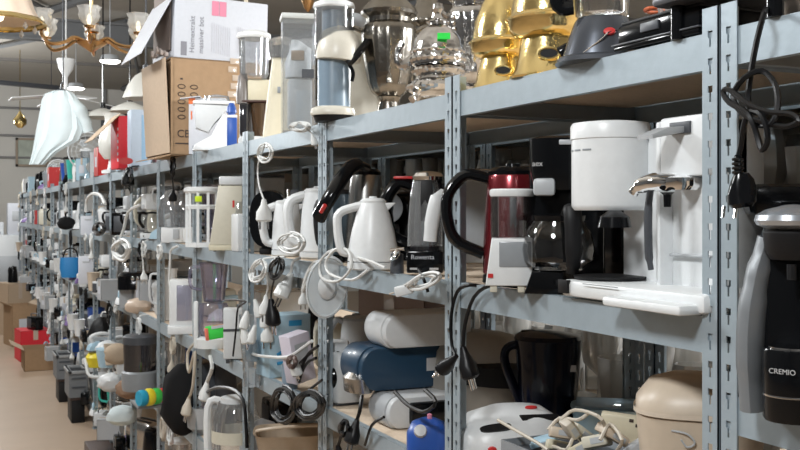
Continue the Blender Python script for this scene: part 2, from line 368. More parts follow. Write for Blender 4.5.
def iron(label, loc, rz, ln, m=WHITE, m2=LBLUE, group=None, name='steam_iron'):
    t = thing(name, label, 'iron', loc, rz, group)
    def foot(z, k): return [(ln*(-.42)*k, -ln*.17*k), (ln*.15*k, -ln*.19*k), (ln*.42*k, -ln*.09*k), (ln*.52*k, 0), (ln*.42*k, ln*.09*k), (ln*.15*k, ln*.19*k), (ln*(-.42)*k, ln*.17*k)]
    b = B(); b.prism(foot(0, 1), 0, .008, 'z'); b.build('soleplate', STEEL, t)
    b = B(); b.rings([[Vector((x, y, .009)) for x, y in foot(0, .98)], [Vector((x, y, ln*.16)) for x, y in foot(0, .9)], [Vector((x*.7, y*.6, ln*.27)) for x, y in foot(0, .85)]]); b.build('body', m, t)
    b = B(); b.tube([(-ln*.25, 0, ln*.24), (-ln*.32, 0, ln*.42), (-ln*.05, 0, ln*.50), (ln*.22, 0, ln*.44), (ln*.2, 0, ln*.24)], ln*.055, 10); b.build('handle', m2, t)
    b = B(); b.lathe([(ln*.07, ln*.26), (ln*.06, ln*.3), (.001, ln*.31)], 14, c=(0, 0, 0)); b.build('dial', DGREY, t)
    return t
def jug(label, loc, rz, r, h, m=VIOLG, hm=None, group=None, name='plastic_jug', cat='jug'):
    t = thing(name, label, cat, loc, rz, group)
    b = B(); b.loft([(0, 0, 0, r*.68, r*.68, 2.6), (0, 0, h*.02, r*.74, r*.74, 2.6), (0, 0, h*.97, r, r, 2.8), (0, 0, h, r*1.05, r*1.05, 2.8), (0, 0, h*.97, r*.95, r*.95, 2.8), (0, 0, h*.04, r*.68, r*.68, 2.6)], 28, cap0=True, cap1=True); b.build('body', m, t)
    b = B(); b.tube([(-r*.95, 0, h*.9), (-r*1.6, 0, h*.85), (-r*1.6, 0, h*.4), (-r*.85, 0, h*.3)], r*.12, 8); b.build('handle', hm or m, t)
    return t
def radio(label, loc, rz, w, d, h, m=LGREY, group=None, name='radio', cat='radio'):
    t = thing(name, label, cat, loc, rz, group)
    b = B(); b.box(0, 0, h/2, w, d, h, .01); b.build('body', m, t)
    b = B(); b.box(-w*.2, -d/2-.002, h*.5, w*.45, .005, h*.7, .002); b.build('front_grille', DGREY, t)
    for s in (.12, .32):
        b = B(); b.lathe([(.014, 0), (.012, .012), (.001, .013)], 12, M=Tr(w*s, -d/2, h*.3) @ R(PI/2, 'X')); b.build('knob', BLACK, t)
    b = B(); b.tube([(-w*.4, 0, h*.95), (-w*.38, 0, h*1.2), (w*.38, 0, h*1.2), (w*.4, 0, h*.95)], .006, 6); b.build('handle', DGREY, t)
    return t
def coilpts(u, v, X, ru, rv, n=3, seed=1, tail=None, head=None, jit=.12, tilt=0):
    rr = random.Random(seed); P = [WP(a, c, X-.004) for a, c in (head or [])]
    N = 9*n; a0 = -PI/2
    for i in range(N+1):
        a = a0+2*PI*i/9; k = 1+rr.uniform(-jit, jit)*.7-.12*((i/9) % 4); x = math.cos(a)*ru*k; y = math.sin(a)*rv*k
        P.append(WP(u+x*math.cos(tilt)-y*math.sin(tilt)+rr.uniform(-.4, .4), v+x*math.sin(tilt)+y*math.cos(tilt), X-.006*(i % 3)-.0009*i))
    for a, c in (tail or []): P.append(WP(a, c, X-.01))
    return P
def cord(label, pts, r=.0032, m=CORDW, plugd=(0, 0, -1), pm=None, group=None, cat='cable', name='coiled_cable', psc=1., tie=None):
    o = Vector(pts[0]); t = thing(name, label, cat, o, 0, group)
    b = B(); b.tube([Vector(p)-o for p in pts], r, 6, sub=3); b.build('cable', m, t)
    if plugd: plug(t, Vector(pts[-1])-o, plugd, pm or m, psc)
    if tie:
        b = B(); b.tube([Vector(p)-o for p in tie], r*1.1, 6, sub=3); b.build('cable_tie', CORDB, t)
    return t
WORLD = .3
LAMPS = [(-.7, .3, 3.1, 190), (-.7, 3.4, 3.1, 165), (-.7, 7, 3.1, 190), (-.7, 11, 3.1, 190), (0, 15.5, 3.0, 150), (3.4, 1.2, 2.6, 330), (3.4, 4.5, 2.6, 170)]

# ================================================================ NEAREST RACK (right edge of the photograph)
def capsule_machine():
    X = .99; u = 792; s = S(u, X)
    t = thing('capsule_coffee_machine', 'black and silver capsule coffee machine with round black drip base at the far right edge', 'coffee machine', at(u, X, 1.393), face(u)-.1)
    r = .036
    b = B(); b.loft([(0, 0, 0, r*.93, r*.93, 2), (0, 0, .004, r, r, 2), (0, 0, .088, r, r, 2), (0, 0, .092, r*.96, r*.96, 2)], 40); dr = b.build('drip_base', BLACK, t)
    b = B(); b.lathe([(r*1.004, .032), (r*1.008, .033), (r*1.004, .0345)], 40, cap0=False, cap1=False); b.build('trim_ring', CHROME, dr)
    b = B(); b.lathe([(r*.8, .092), (r*.8, .0945), (.001, .095)], 28); b.build('drip_grid', CHROME, dr)
    text('CREMIO', .0092, STICK, dr, Tr(-.008, -r*1.0, .066) @ R(-.22, 'Z') @ FRONT)
    b = B()   # bowed silver side column that leans in towards the neck
    for s_, dx in ((-1, 0), (1, .0)):
        b.tube([(s_*.052, .05, .002), (s_*.055, .05, .06), (s_*.054, .05, .12), (s_*.046, .05, .18), (s_*.033, .05, .232)], [.019, .021, .021, .019, .016], 12, flat=2.2, up=(1, 0, 0))
    b.build('side_column', mat('silver_paint', (.20, .215, .23), .4, .3), t)
    b = B(); b.box(0, .055, .125, .085, .06, .25, .012); b.build('body', BLACK, t)
    b = B(); b.lathe([(.028, .205), (.036, .215), (.038, .24), (.034, .245)], 30, c=(0, .02, 0)); b.build('brew_head', MBLACK, t)
    b = B(); b.lathe([(.030, .243), (.046, .25), (.049, .256), (.047, .263), (.035, .270), (.012, .276), (.001, .277)], 36, c=(0, .02, 0)); b.build('lid', mat('silver_paint2', (.45, .48, .52), .25, .7), t)
    b = B(); b.tube([(0, -.004, .2), (0, -.004, .18)], .006, 8, sub=1); b.build('spout', MBLACK, t)
capsule_machine()
t = thing('black_filter_machine', 'large black filter coffee machine standing behind the capsule machine at the right edge', 'coffee machine', at(800, 1.26, 1.393), face(790)+.1)
b = B(); b.box(.04, .02, .13, .17, .15, .26, .014); b.box(.02, -.02, .285, .22, .2, .05, .016); b.build('body', BLACK, t)
b = B(); b.box(.02, -.12, .012, .2, .16, .024, .006); b.build('foot', DGREY, t)
b = B(); b.lathe([(.045, .03), (.058, .06), (.056, .12), (.04, .16)], 28, c=(.03, -.10, 0)); j = b.build('carafe', DSMOKE, t)
b = B(); b.tube([(-.01, -.12, .235), (-.05, -.13, .22), (-.068, -.13, .16), (-.062, -.13, .09), (-.03, -.12, .045)], .0105, 10, flat=1.6); b.build('carafe_handle', MBLACK, t)
# dark appliance on the very top, its tied cable
t = thing('hot_plate', 'dark flat hot plate on the top shelf over the nearest upright', 'hot plate', at(785, 1.16, ZT), AISLE)
b = B(); b.box(0, 0, .062, .26, .30, .02, .008); b.build('body', mat('gunmetal', (.10, .10, .11), .35, .6), t)
for x in (-.1, .1):
    for y in (-.12, .12):
        b = B(); b.lathe([(.012, 0), (.012, .055), (.001, .056)], 10, c=(x, y, 0)); b.build('foot', BLACK, t)
b = B(); b.lathe([(.085, .072), (.08, .082), (.001, .083)], 30); b.build('cooking_plate', MBLACK, t)
X = A-.035
P = [WP(768, 6, X+.08), WP(764, 14, X), WP(757, 40, X), WP(751, 72, X), WP(748, 100, X), WP(752, 122, X-.012), WP(771, 124, X-.02), WP(778, 105, X-.01), WP(775, 84, X), WP(762, 71, X+.004), WP(744, 78, X-.012), WP(733, 96, X-.014),
     WP(742, 113, X-.02), WP(760, 121, X-.022), WP(785, 127, X-.012), WP(799, 121, X-.01), WP(790, 114, X-.01), WP(768, 112, X-.02), WP(748, 104, X-.022), WP(730, 90, X-.014), WP(723, 92, X-.012), WP(730, 103, X-.018), WP(748, 114, X-.026), WP(757, 135, X-.02), WP(762, 150, X-.02), WP(768, 138, X-.022), WP(762, 116, X-.024), WP(750, 112, X-.02), WP(744, 125, X-.02), WP(741, 145, X-.014), WP(738, 158, X-.014)]
cord('black cable knotted in loops and hanging from the top shelf, nearest upright', P, .0041, CORDB, plugd=None)
t = thing('black_mains_plug', 'big black mains plug dangling beside the nearest upright', 'plug', WP(738, 155, X-.014), -.6)
b = B(); 
for k in range(4): b.lathe([(.0075, -.004-k*.006), (.0085, -.006-k*.006), (.0075, -.008-k*.006)], 12)
b.lathe([(.005, 0), (.006, -.03)], 12); b.build('strain_relief', BLACK, t)
b = B(); b.loft([(0, 0, -.026, .010, .009, 2.4), (.0, 0, -.036, .016, .012, 2.6), (-.002, 0, -.052, .020, .014, 2.6), (-.004, 0, -.066, .019, .018, 2.2), (-.004, 0, -.072, .014, .014, 2.2)], 18, M=R(-.15, 'Y')); b.build('plug_body', BLACK, t)
for s in (-1, 1):
    b = B(); b.tube([(-.010+s*.008, -.0, -.07), (-.012+s*.008, -.0, -.086)], .0024, 6, sub=1); b.build('pin', CHROME, t)
carton('open brown cardboard box on the shelf below the capsule machine', at(775, 1.27, .98), AISLE, .3, .25, .2)
fryer('dark brown cooking pot behind the nearest upright on the middle shelf', at(752, 1.40, 1.393), AISLE, .07, .1, BROWN, BROWN, name='cooking_pot', cat='pot')

# ================================================================ SECOND RACK, TOP SHELF
t = thing('raclette_grill', 'black flat table grill with glass dishes on top, front edge of top shelf', 'table grill', at(699, 1.13, ZT), AISLE+.02); t.scale = (.88, 1, 1)
b = B(); b.box(0, 0, .008, .235, .19, .010, .003); b.box(0, 0, .030, .225, .18, .034, .006); b.build('body', BLACK, t)
b = B(); b.box(0, 0, .0135, .24, .195, .003, .001); b.build('rim', DGREY, t)
b = B(); b.box(-.015, -.0915, .033, .05, .004, .015, .001); b.build('latch', DGREY, t)
b = B(); b.box(0, 0, .05, .215, .17, .006, .002); b.build('grill_plate', MBLACK, t)
for i, (u, X, r, h, lb) in enumerate([(673, 1.10, .032, .07, 'small cut glass beaker at the left of the black table grill'), (690, 1.13, .034, .075, 'cut glass tumbler on the middle of the black table grill'), (709, 1.11, .036, .07, 'cut glass bowl on the right of the black table grill')]):
    b = B(); b.lathe([(r*.7, 0), (r, h), (r*.93, h), (r*.6, .006), (.001, .006)], 28, flute=.04, fl_n=14); o = b.build('cut_glass_tumbler', GLASSB); o.location = at(u, X, ZT+.054); tag(o, lb, 'glass')
cord('short orange cable coiled on the black table grill', coilpts(655, 10, 1.10, 11, 3, 2, 5), .003, CORDO, plugd=None)
# blender with black handled jar
u = 602; X = 1.085
t = thing('glass_jar_blender', 'dark silver blender base with red button under a glass jar with black handle', 'blender', at(u, X, ZT), face(u)); t.scale = (1.08, 1.08, 1.05)
b = B(); b.loft([(0, 0, 0, .078, .07, 2.6), (0, 0, .008, .075, .067, 2.6), (0, 0, .012, .066, .060, 2.4), (0, 0, .045, .056, .052, 2.2), (0, 0, .072, .046, .044, 2), (0, 0, .078, .042, .040, 2)], 36); b.build('base', mat('dark_silver', (.09, .10, .12), .22, .6), t)
b = B(); b.lathe([(.040, .079), (.044, .084), (.05, .25), (.047, .25), (.041, .086), (.001, .085)], 28); j = b.build('jar', GLASS, t)
b = B(); b.tube([(-.045, 0, .235), (-.072, 0, .225), (-.074, 0, .15), (-.070, 0, .104), (-.047, 0, .102)], .0095, 10, flat=1.7); b.build('jar_handle', BLACK, j)
b = B(); b.lathe([(.052, .25), (.052, .262), (.02, .268), (.018, .285), (.001, .286)], 24); b.build('lid', BLACK, t)
b = B(); b.loft([(0, 0, 0, .010, .007, 2), (0, 0, .003, .009, .006, 2), (0, 0, .004, .002, .002, 2)], 14, M=Tr(.012, -.0525, .047) @ R(1.2, 'X')); b.build('start_button', RED, t)
b = B(); b.tube([(-.03, -.055, .012), (0, -.058, .034), (.014, -.056, .046), (.05, -.045, .05)], .0012, 6); b.build('trim_line', CHROME, t)
t = thing('black_knob_cap', 'small black cylindrical tap handle beside the right brass samovar', 'tap handle', at(566, 1.048, ZT), face(566))
b = B(); b.lathe([(.012, 0), (.0125, .002), (.0125, .02), (.011, .022)], 18, M=Tr(-.012, 0, .026) @ R(1.1, 'Y')); b.build('cap', BLACK, t)
b = B(); b.lathe([(.004, 0), (.005, .02), (.008, .028)], 10); b.build('stem', GOLD, t)
# brass samovar bells
def brass(u, X, k, label):
    t = thing('brass_samovar', label, 'samovar', at(u, X, ZT), face(u))
    b = B(); b.loft([(0, 0, 0, .070*k, .070*k, 3), (0, 0, .004, .072*k, .072*k, 3), (0, 0, .014, .064*k, .064*k, 2.8), (0, 0, .05, .056*k, .056*k, 2.2), (0, 0, .074*k+.002, .050*k, .050*k, 2)], 40); b.build('base', GOLD, t); UP = Tr(0, 0, .028*k)
    b = B(); b.lathe([(.046*k, .046*k), (.062*k, .05*k), (.072*k, .062*k), (.075*k, .078*k), (.077*k, .082*k), (.075*k, .086*k), (.070*k, .09*k), (.067*k, .11*k), (.060*k, .14*k), (.048*k, .17*k), (.034*k, .195*k), (.024*k, .215*k), (.019*k, .235*k), (.02*k, .25*k), (.027*k, .262*k), (.02*k, .275*k), (.012*k, .30*k), (.001, .305*k)], 44, M=UP); b.build('body', GOLD, t)
    b = B(); b.lathe([(.076*k, .079*k), (.0795*k, .082*k), (.076*k, .085*k)], 44, cap0=False, cap1=False, M=UP); b.build('rim_band', GOLD, t)
    b = B(); b.tube([(.017*k*math.cos(a), -.0605*k, .040*k+.0095*k*math.sin(a)) for a in [i*PI/6 for i in range(12)]], .0028*k, 8, closed=True, sub=2); f = b.build('air_hole_collar', GOLD, t)
    b = B(); b.loft([(0, 0, -.002, .0165*k, .009*k, 2.2), (0, 0, .004, .0165*k, .009*k, 2.2)], 20, M=Tr(0, -.0585*k, .040*k) @ R(PI/2, 'X')); b.build('air_hole', MBLACK, f)
    return t
brass(503, 1.13, .98, 'polished brass samovar bell, left of the two')
brass(549, 1.12, 1.12, 'polished brass samovar bell, right and larger of the two')
t = thing('price_card', 'small white price card leaning between the silver urn and the left brass samovar', 'card', WP(478, 44, 1.10)+Vector((0, 0, -.02)), face(480)); b = B(); b.box(0, 0, .02, .022, .001, .034); b.build('card', PAPER, t)
# silver urns
def ornate(u, X, k, label, m=SILVER):
    t = thing('silver_samovar', label, 'samovar', at(u, X, ZT), face(u))
    for a in range(4):
        b = B(); an = PI/4+a*PI/2; c, s = math.cos(an), math.sin(an)
        b.tube([(c*.040*k, s*.04*k, .038*k), (c*.060*k, s*.06*k, .034*k), (c*.066*k, s*.066*k, .014*k), (c*.078*k, s*.078*k, .005)], [.011*k, .010*k, .006*k, .009*k], 8); b.build('foot', m, t)
    b = B(); b.lathe([(.05*k, .02*k), (.062*k, .028*k), (.066*k, .038*k), (.060*k, .048*k), (.048*k, .054*k), (.046*k, .06*k), (.052*k, .066*k), (.055*k, .074*k), (.05*k, .08*k)], 40, flute=.03, fl_n=16); b.build('base', m, t)
    b = B(); b.lathe([(.048*k, .08*k), (.058*k, .086*k), (.060*k, .10*k), (.058*k, .106*k), (.056*k, .12*k), (.05*k, .142*k), (.037*k, .160*k), (.02*k, .172*k)], 40); b.build('body', m, t)
    b = B(); b.lathe([(.02*k, .172*k), (.026*k, .178*k), (.012*k, .186*k), (.008*k, .196*k), (.014*k, .206*k), (.011*k, .218*k), (.001, .222*k)], 24); b.build('knob', m, t)
    b = B(); b.tube([(-.05*k, 0, .10*k), (-.08*k, 0, .085*k), (-.088*k, 0, .11*k), (-.078*k, 0, .135*k)], [.012*k, .009*k, .007*k, .008*k], 8); b.build('spout', m, t)
    for r_, z_, h_ in ((.0605, .096, .006), (.056, .072, .005), (.067, .037, .005), (.0585, .113, .004)):
        b = B(); b.lathe([(r_*k*.97, (z_-h_)*k), (r_*k*1.03, z_*k), (r_*k*.97, (z_+h_)*k)], 96, flute=.03, fl_n=24, cap0=False, cap1=False); b.build('embossed_band', m, t)
    return t
t = ornate(438, 1.12, 1.15, 'squat shiny silver samovar with a bright green price sticker')
b = B(); b.box(0, 0, 0, .031, .0015, .018, M=Tr(.014, -.0625, .160) @ R(-.45, 'X')); b.build('price_sticker', mat('neon_green_sticker', (.02, .75, .08), .6), t)
def tallurn(u, X, r, h, m, label, rope=True):
    t = thing('tall_samovar', label, 'samovar', at(u, X, ZT), face(u))
    b = B(); b.loft([(0, 0, 0, r*.95, r*.95, 3), (0, 0, .012, r*.9, r*.9, 3), (0, 0, .022, r*.62, r*.62, 2.4), (0, 0, .035, r*.42, r*.42, 2), (0, 0, .06, r*.36, r*.36, 2), (0, 0, .075, r*.45, r*.45, 2)], 36); b.build('base', m, t)
    b = B(); b.lathe([(r*.4, .075), (r*.62, .09), (r*.74, .115), (r*.84, .16), (r*.96, .24), (r*.98, .27), (r*.94, .285), (r*.78, .297), (r*.8, .31), (r*.97, .32), (r*1.0, .33), (r*.9, .345), (r*.7, .36), (r*.5, h*.93), (r*.25, h), (.001, h+.002)], 48, flute=.025, fl_n=12); b.build('body', m, t)
    b = B(); b.tube([(-r*.9, 0, .27), (-r*1.4, 0, .285), (-r*1.35, 0, .23), (-r*1.0, 0, .22)], .008, 8)
    b.tube([(r*.9, 0, .27), (r*1.4, 0, .285), (r*1.35, 0, .23), (r*1.0, 0, .22)], .008, 8); b.build('handle_pair', m, t)
    if rope:
        b = B()
        for sx in (-1, 1):
            for i in range(9): b.lathe([(.001, -.009), (.006, -.003), (.006, .003), (.001, .009)], 8, M=Tr(sx*r*(.6+.02*i)*.98, -r*.62, .135+i*.016) @ R(.6, 'Y'))
        b.build('rope_ornament', m, t)
    b = B(); b.tube([(0, -r*.78, .125), (0, -r*1.3, .125), (0, -r*1.35, .105)], [.009, .007, .008], 8); b.build('tap', m, t)
    return t
tallurn(389, 1.21, .084, .42, NICKEL, 'tall tarnished nickel samovar, leftmost of the metal vessels', rope=False)
tallurn(474, 1.33, .075, .45, SILVER, 'tall fluted silver samovar standing behind the squat one, left of the brass')
tallurn(427, 1.38, .06, .44, NICKEL, 'tall narrow silver samovar half hidden behind the green stickered one', rope=False)
tallurn(520, 1.40, .055, .45, DSTEEL, 'dark steel samovar between and behind the two brass bells', rope=False)
for i, (u, X, lb) in enumerate([(640, 1.3, 'stacked'), (735, 1.36, 'x')]): pass

# cream food processor and the slicer-like coffee grinder
u = 360; X = 1.21
t = thing('cream_food_processor', 'big cream food processor body between the grey grinder and the nickel samovar', 'food processor', at(u, X, ZT), face(u))
b = B(); b.loft([(.0, 0, 0, .088, .07, 3), (0, 0, .02, .086, .068, 3), (-.012, 0, .14, .074, .06, 2.6), (-.022, 0, .24, .062, .052, 2.4), (-.026, 0, .30, .048, .04, 2.2), (-.028, 0, .32, .02, .02, 2)], 36); b.build('body', mat('warm_white_plastic', (.66, .63, .55), .35), t)
b = B(); b.tube([(.045, -.02, .19), (.07, -.02, .17), (.075, -.02, .13)], .006, 8); b.build('switch_lever', mat('warm_white_plastic', (.66, .63, .55), .35), t)
b = B(); b.lathe([(.04, .32), (.045, .34), (.04, .36), (.001, .37)], 24, c=(-.02, 0, 0)); b.build('knob', LGREY, t)
u = 334; X = 1.055; fz = face(u)
t = thing('coffee_grinder', 'tall blue grey grinder with cream dome, black lever and clear hopper', 'grinder', at(u, X, ZT), fz)
b = B(); b.loft([(0, 0, 0, .055, .05, 2.4), (0, 0, .016, .062, .056, 2.4), (0, 0, .018, .058, .052, 2.4)], 32); b.build('foot', MBLACK, t)
b = B(); b.loft([(-.004, 0, .018, .064, .058, 2.4), (-.004, 0, .024, .067, .060, 2.4), (-.004, 0, .038, .064, .057, 2.4), (-.004, 0, .044, .052, .05, 2.4)], 32); b.build('drip_tray', mat('warm_white_plastic', (.66, .63, .55), .35), t)
b = B(); b.lathe([(.049, .04), (.049, .19), (.036, .195), (.036, .33)], 32, c=(0, .004, 0)); b.build('column', BLUEGREY, t)
b = B(); b.lathe([(.054, .19), (.057, .20), (.059, .335), (.057, .335), (.055, .2), (.051, .195)], 32, cap0=False, cap1=False); b.build('hopper', ACRYL, t)
b = B(); b.lathe([(.060, .335), (.063, .34), (.060, .352), (.04, .36), (.038, .385), (.001, .386)], 30); b.build('lid', WHITE, t)
b = B(); b.loft([(.014, -.014, .182, .064, .060, 2), (.014, -.014, .192, .068, .062, 2), (.014, -.012, .23, .067, .060, 2), (.012, -.008, .262, .055, .050, 2), (.008, 0, .284, .033, .03, 2), (.006, 0, .292, .005, .005, 2)], 32, M=Tr(-.02, 0, .0) @ R(.10, 'Y')); b.build('dome_cover', mat('warm_white_plastic', (.66, .63, .55), .35), t)
b = B(); b.tube([(.040, -.05, .165), (.060, -.052, .185), (.100, -.045, .235)], [.010, .010, .011], 8, flat=1.2, sub=2); b.tube([(.045, -.05, .165), (.056, -.05, .14), (.052, -.05, .115)], .0055, 8); b.build('lever', BLACK, t)
cord('grey white cable bunch lying under the blue grey grinder on the shelf edge', coilpts(300, 127, A-.012, 11, 5, 4, 11, tail=[(312, 134)]), .003, CORDW, plugd=(.3, 0, -1), psc=.7)

# ================================================================ THIRD/FOURTH RACK, TOP SHELF
u = 298; X = 1.10
t = thing('clear_storage_container', 'tall clear acrylic container with cloths inside on the top shelf', 'container', at(u, X, ZT), face(u)+.08)
w = .108; h = .395
b = B()
for sx in (-1, 1): b.box(sx*w/2, 0, h/2, .003, w*.8, h)
for sy in (-1, 1): b.box(0, sy*w*.4, h/2, w, .003, h)
b.box(0, 0, .004, w, w*.8, .008); b.build('body', ACRYL, t)
b = B(); b.box(0, 0, h, w+.012, w*.8+.012, .02, .006); b.build('lid', mat('frosted_white', (.60, .62, .60), .4), t)
b = B(); b.loft([(0, 0, .19, .044, .036, 3), (.0, 0, .24, .046, .038, 2.4), (.01, 0, .29, .036, .034, 2.2), (-.01, 0, .32, .012, .012, 2)], 20); b.build('folded_cloth', WHITE, t)
b = B(); b.box(-.004, -.039, .262, .045, .006, .035, .003); b.build('tan_patch', TAN, t)
b = B(); b.box(.03, -.046, .20, .04, .002, .03); b.build('drawer_slot', DGREY, t)
b = B(); b.box(.006, 0, .10, .08, .07, .17, .01); b.build('inner_box', WHITE2, t)
u = 279; X = 1.13
t = thing('cream_mixer', 'slim cream hand mixer stand between the blender and the acrylic container', 'mixer', at(u, X, ZT), face(u))
b = B(); b.loft([(0, 0, 0, .062, .055, 4), (0, 0, .02, .06, .05, 4), (.0, 0, .15, .045, .04, 3), (.01, 0, .30, .035, .034, 3)], 28); b.build('body', YCREAM, t)
b = B(); b.loft([(.012, 0, .30, .05, .05, 2), (.012, 0, .36, .055, .055, 2), (.012, 0, .375, .04, .04, 2), (.012, 0, .385, .01, .01, 2)], 28); b.build('bowl', ACRYL, t)
b = B(); b.box(0, -.047, .18, .012, .006, .024, .002); b.build('switch', GREY, t)
u = 254; X = 1.12
t = thing('white_lid_blender', 'ribbed clear blender with white lid and brown smoked coffee jar below', 'blender', at(u, X, ZT), face(u)); t.scale = (1, 1, 1.15)
r = .062
b = B(); b.loft([(0, 0, 0, r, r*.9, 3), (0, 0, .02, r*1.0, r*.9, 3), (0, 0, .026, r*.9, r*.85, 3)], 28); b.box(.0, .036, .10, .115, .03, .2, .006); b.build('base', WHITE2, t)
b = B(); b.box(.02, -.0, .185, .09, .075, .075, .008); b.build('motor_block', YCREAM, t)
b = B(); b.box(.008, -.001, .147, .112, .078, .008, .002); b.build('dark_band', mat('dark_brown_plastic', (.05, .02, .015), .4), t)
b = B(); b.lathe([(.028, .028), (.040, .14)], 24, c=(.025, -.008, 0)); b.build('coffee_jar', SMOKE, t)
b = B(); b.loft([(-.044, -.01, .14, .026, .03, 2), (-.044, -.01, .18, .026, .03, 2), (-.044, -.01, .235, .018, .02, 2), (-.04, -.01, .255, .004, .004, 2)], 20); b.build('grey_fin', mat('taupe_plastic', (.17, .15, .14), .35), t)
b = B(); b.box(-.038, -.004, .085, .035, .07, .11, .006); b.build('grinder_window', DSMOKE, t)
b = B(); b.lathe([(.048, .225), (.055, .24), (.060, .365), (.057, .365), (.052, .24), (.001, .236)], 40, flute=.02, fl_n=14); b.build('jar', ACRYL, t)
b = B(); b.lathe([(.064, .365), (.068, .372), (.066, .382), (.05, .39), (.03, .394), (.001, .395)], 32); b.build('lid', WHITE, t)
t = thing('blue_bottle', 'bright blue plastic bottle squeezed between white coffee machine and blender', 'bottle', at(232, 1.10, ZT), face(232))
b = B(); b.box(0, 0, .065, .042, .05, .13, .006); b.build('body', BLUE, t)
b = B(); b.lathe([(.015, .13), (.015, .145), (.022, .15), (.019, .17), (.010, .19)], 18, c=(-.002, 0, 0)); b.build('spray_head', BLUE, t)
b = B(); b.box(0, 0, .133, .044, .052, .012, .003); b.build('collar', WHITE, t)
t = thing('white_press_machine', 'white slanted waffle press lying open on the top shelf before the carton', 'appliance', at(214, 1.075, ZT), face(214)); t.scale = (1.2, 1.0, 1.3)
b = B(); b.prism([(-.075, 0), (.065, .0), (.07, .03), (.045, .12), (.03, .122), (-.01, .05), (-.07, .018)], -.05, .05, 'y', .004); b.build('body', WHITE, t)
b = B(); b.prism([(-.07, .155), (-.065, .075), (-.02, .06), (.0, .09), (.06, .15)], -.045, .045, 'y', .004); b.build('hopper', WHITE2, t)
b = B(); b.box(0, 0, .16, .15, .1, .012, .004); b.build('top_tray', WHITE, t)
b = B(); b.loft([(.01, .01, .166, .05, .04, 2.4), (.01, .01, .185, .045, .035, 2.4), (.01, .01, .19, .02, .02, 2)], 20); b.build('clear_cover', ACRYL, t)
t = thing('printed_carton', 'white printed carton with orange corner, standing at the edge before the brown box', 'box', at(208, 1.115, ZT), face(208)-.15)
b = B(); b.box(0, 0, .13, .17, .05, .26, .002); b.build('body', PAPER, t)
b = B(); b.box(-.07, -.026, .245, .03, .002, .026); b.box(-.072, -.026, .18, .006, .002, .04); b.build('print', ORANGE, t)
b = B(); b.box(-.045, -.02, .268, .09, .05, .004, M=R(-.12, 'Y')); b.build('flap', PAPER, t)
# big brown box
X0 = .965; yb = Yof(171, X0)
t = thing('brown_moving_box', 'large brown cardboard box with CE mark carrying the white printed box', 'box', (X0, yb, ZT), AISLE+.06)
w, d, h = .45, .46, .46                        # local: x toward the camera... front = aisle
b = B(); q = .006
b.box(-d/2, w/2, q/2, d, w, q); b.box(-d/2, q/2+.01, h/2, d, q, h); b.box(-d/2, w-q/2, h/2, d, q, h); b.box(-q/2, w/2, h/2, q, w, h); b.box(-d+q/2, w/2, h/2, q, w, h); b.box(-d/2, w/2, h-q/2, d, w, q); b.build('body', CARD, t)
b = B(); b.box(-d*.5, -.004, h/2+.004, d*.98, .005, h*.97, M=R(.05, 'X')); b.build('open_flap', CARDL, t)
b = B(); b.box(-d*.5, -.03, .0, d*.9, .07, .004, M=R(.25, 'X')); b.build('bottom_flap', CARD, t)
NM = R(PI/2, 'Z') @ FRONT                       # text plane on the +x side (towards the camera)
pr = text('CE', .05, PRINTD, t, Tr(.0015, .058, .10) @ NM, 'ce_mark')
b = B(); b.box(.001, .085, .055, .001, .13, .006)
for i in range(5):
    for j in (0, 1): b.tube([(.001, .05+j*.06+.018*math.cos(a*PI/4), .18+i*.036+.010*math.sin(a*PI/4)) for a in range(8)], .0022, 4, closed=True, sub=1)
b.box(.001, .05, .36, .001, .012, .008); b.build('print', PRINTD, t)
b = B()
for i in range(5): b.box(.0018, .30+.012*(i % 3), .30+.04*i, .0012, .05-.006*(i % 2), .028, .0004)
b.build('tape', SHINY, t)
# white box on top
t = thing('white_printed_box', 'white massage appliance box with pink squares lying on the brown box', 'box', (X0+.015, yb+.005, ZT+h+.001), AISLE+.05)
w2, d2, h2 = .46, .42, .30
M = R(-.02, 'X')
b = B(); b.box(-d2/2+.0, w2/2, h2/2, d2, w2, h2, .004, M=M); b.build('body', PAPER, t)
for k, sx in ((0, 0), (1, .037)):
    b = B(); b.box(.0012, .195+sx, .25, .0012, .034, .07, M=M); b.build('pink_square', PINK, t)
text('Heimextrakt', .034, PRINT, t, M @ Tr(.0015, .085, .115) @ NM @ R(PI/2, 'Z')); text('massiver bot', .034, PRINT, t, M @ Tr(.0015, .128, .115) @ NM @ R(PI/2, 'Z'))
b = B(); b.box(.001, .045, .045, .001, .028, .065, M=M); b.build('grey_label', PRINT, t)
b = B()
for i in range(9): b.box(.001, .18+i*.011, .11-.002*i, .001, .002, .14, M=M); b.box(.001, .31+i*.011, .11-.003*i, .001, .002, .13, M=M)
b.build('fine_print', mat('faint_print', (.5, .5, .55), .7), t)
fw = .17
b = B(); b.box(-d2/2, -.002, .0, .33, .004, .30, .001, M=M @ Tr(0, -.006, .19) @ R(.0, 'Z') @ Tr(0, 0, 0)); b.build('inner_flap', mat('grey_inner_card', (.22, .18, .16), .8), t)
b = B(); b.rings([[Vector((.005, 0, .30)), Vector((.005, .004, .30)), Vector((-d2, .004, .30)), Vector((-d2, 0, .30))], [Vector((.03, -.165, .0)), Vector((.03, -.161, .0)), Vector((-d2+.03, -.161, .0)), Vector((-d2+.03, -.165, .0))]]); b.build('hanging_flap', PAPER, t)
b = B()
for i in range(7): b.box(.0, 0, 0, .03, .012, .02, .004, M=Tr(-.02-.01*i, -.03-.02*(i % 4), .012+.01*(i % 3)) @ R(.5*i, 'Y'))
b.build('torn_card_edge', mat('torn_card', (.40, .34, .31), .9), t)
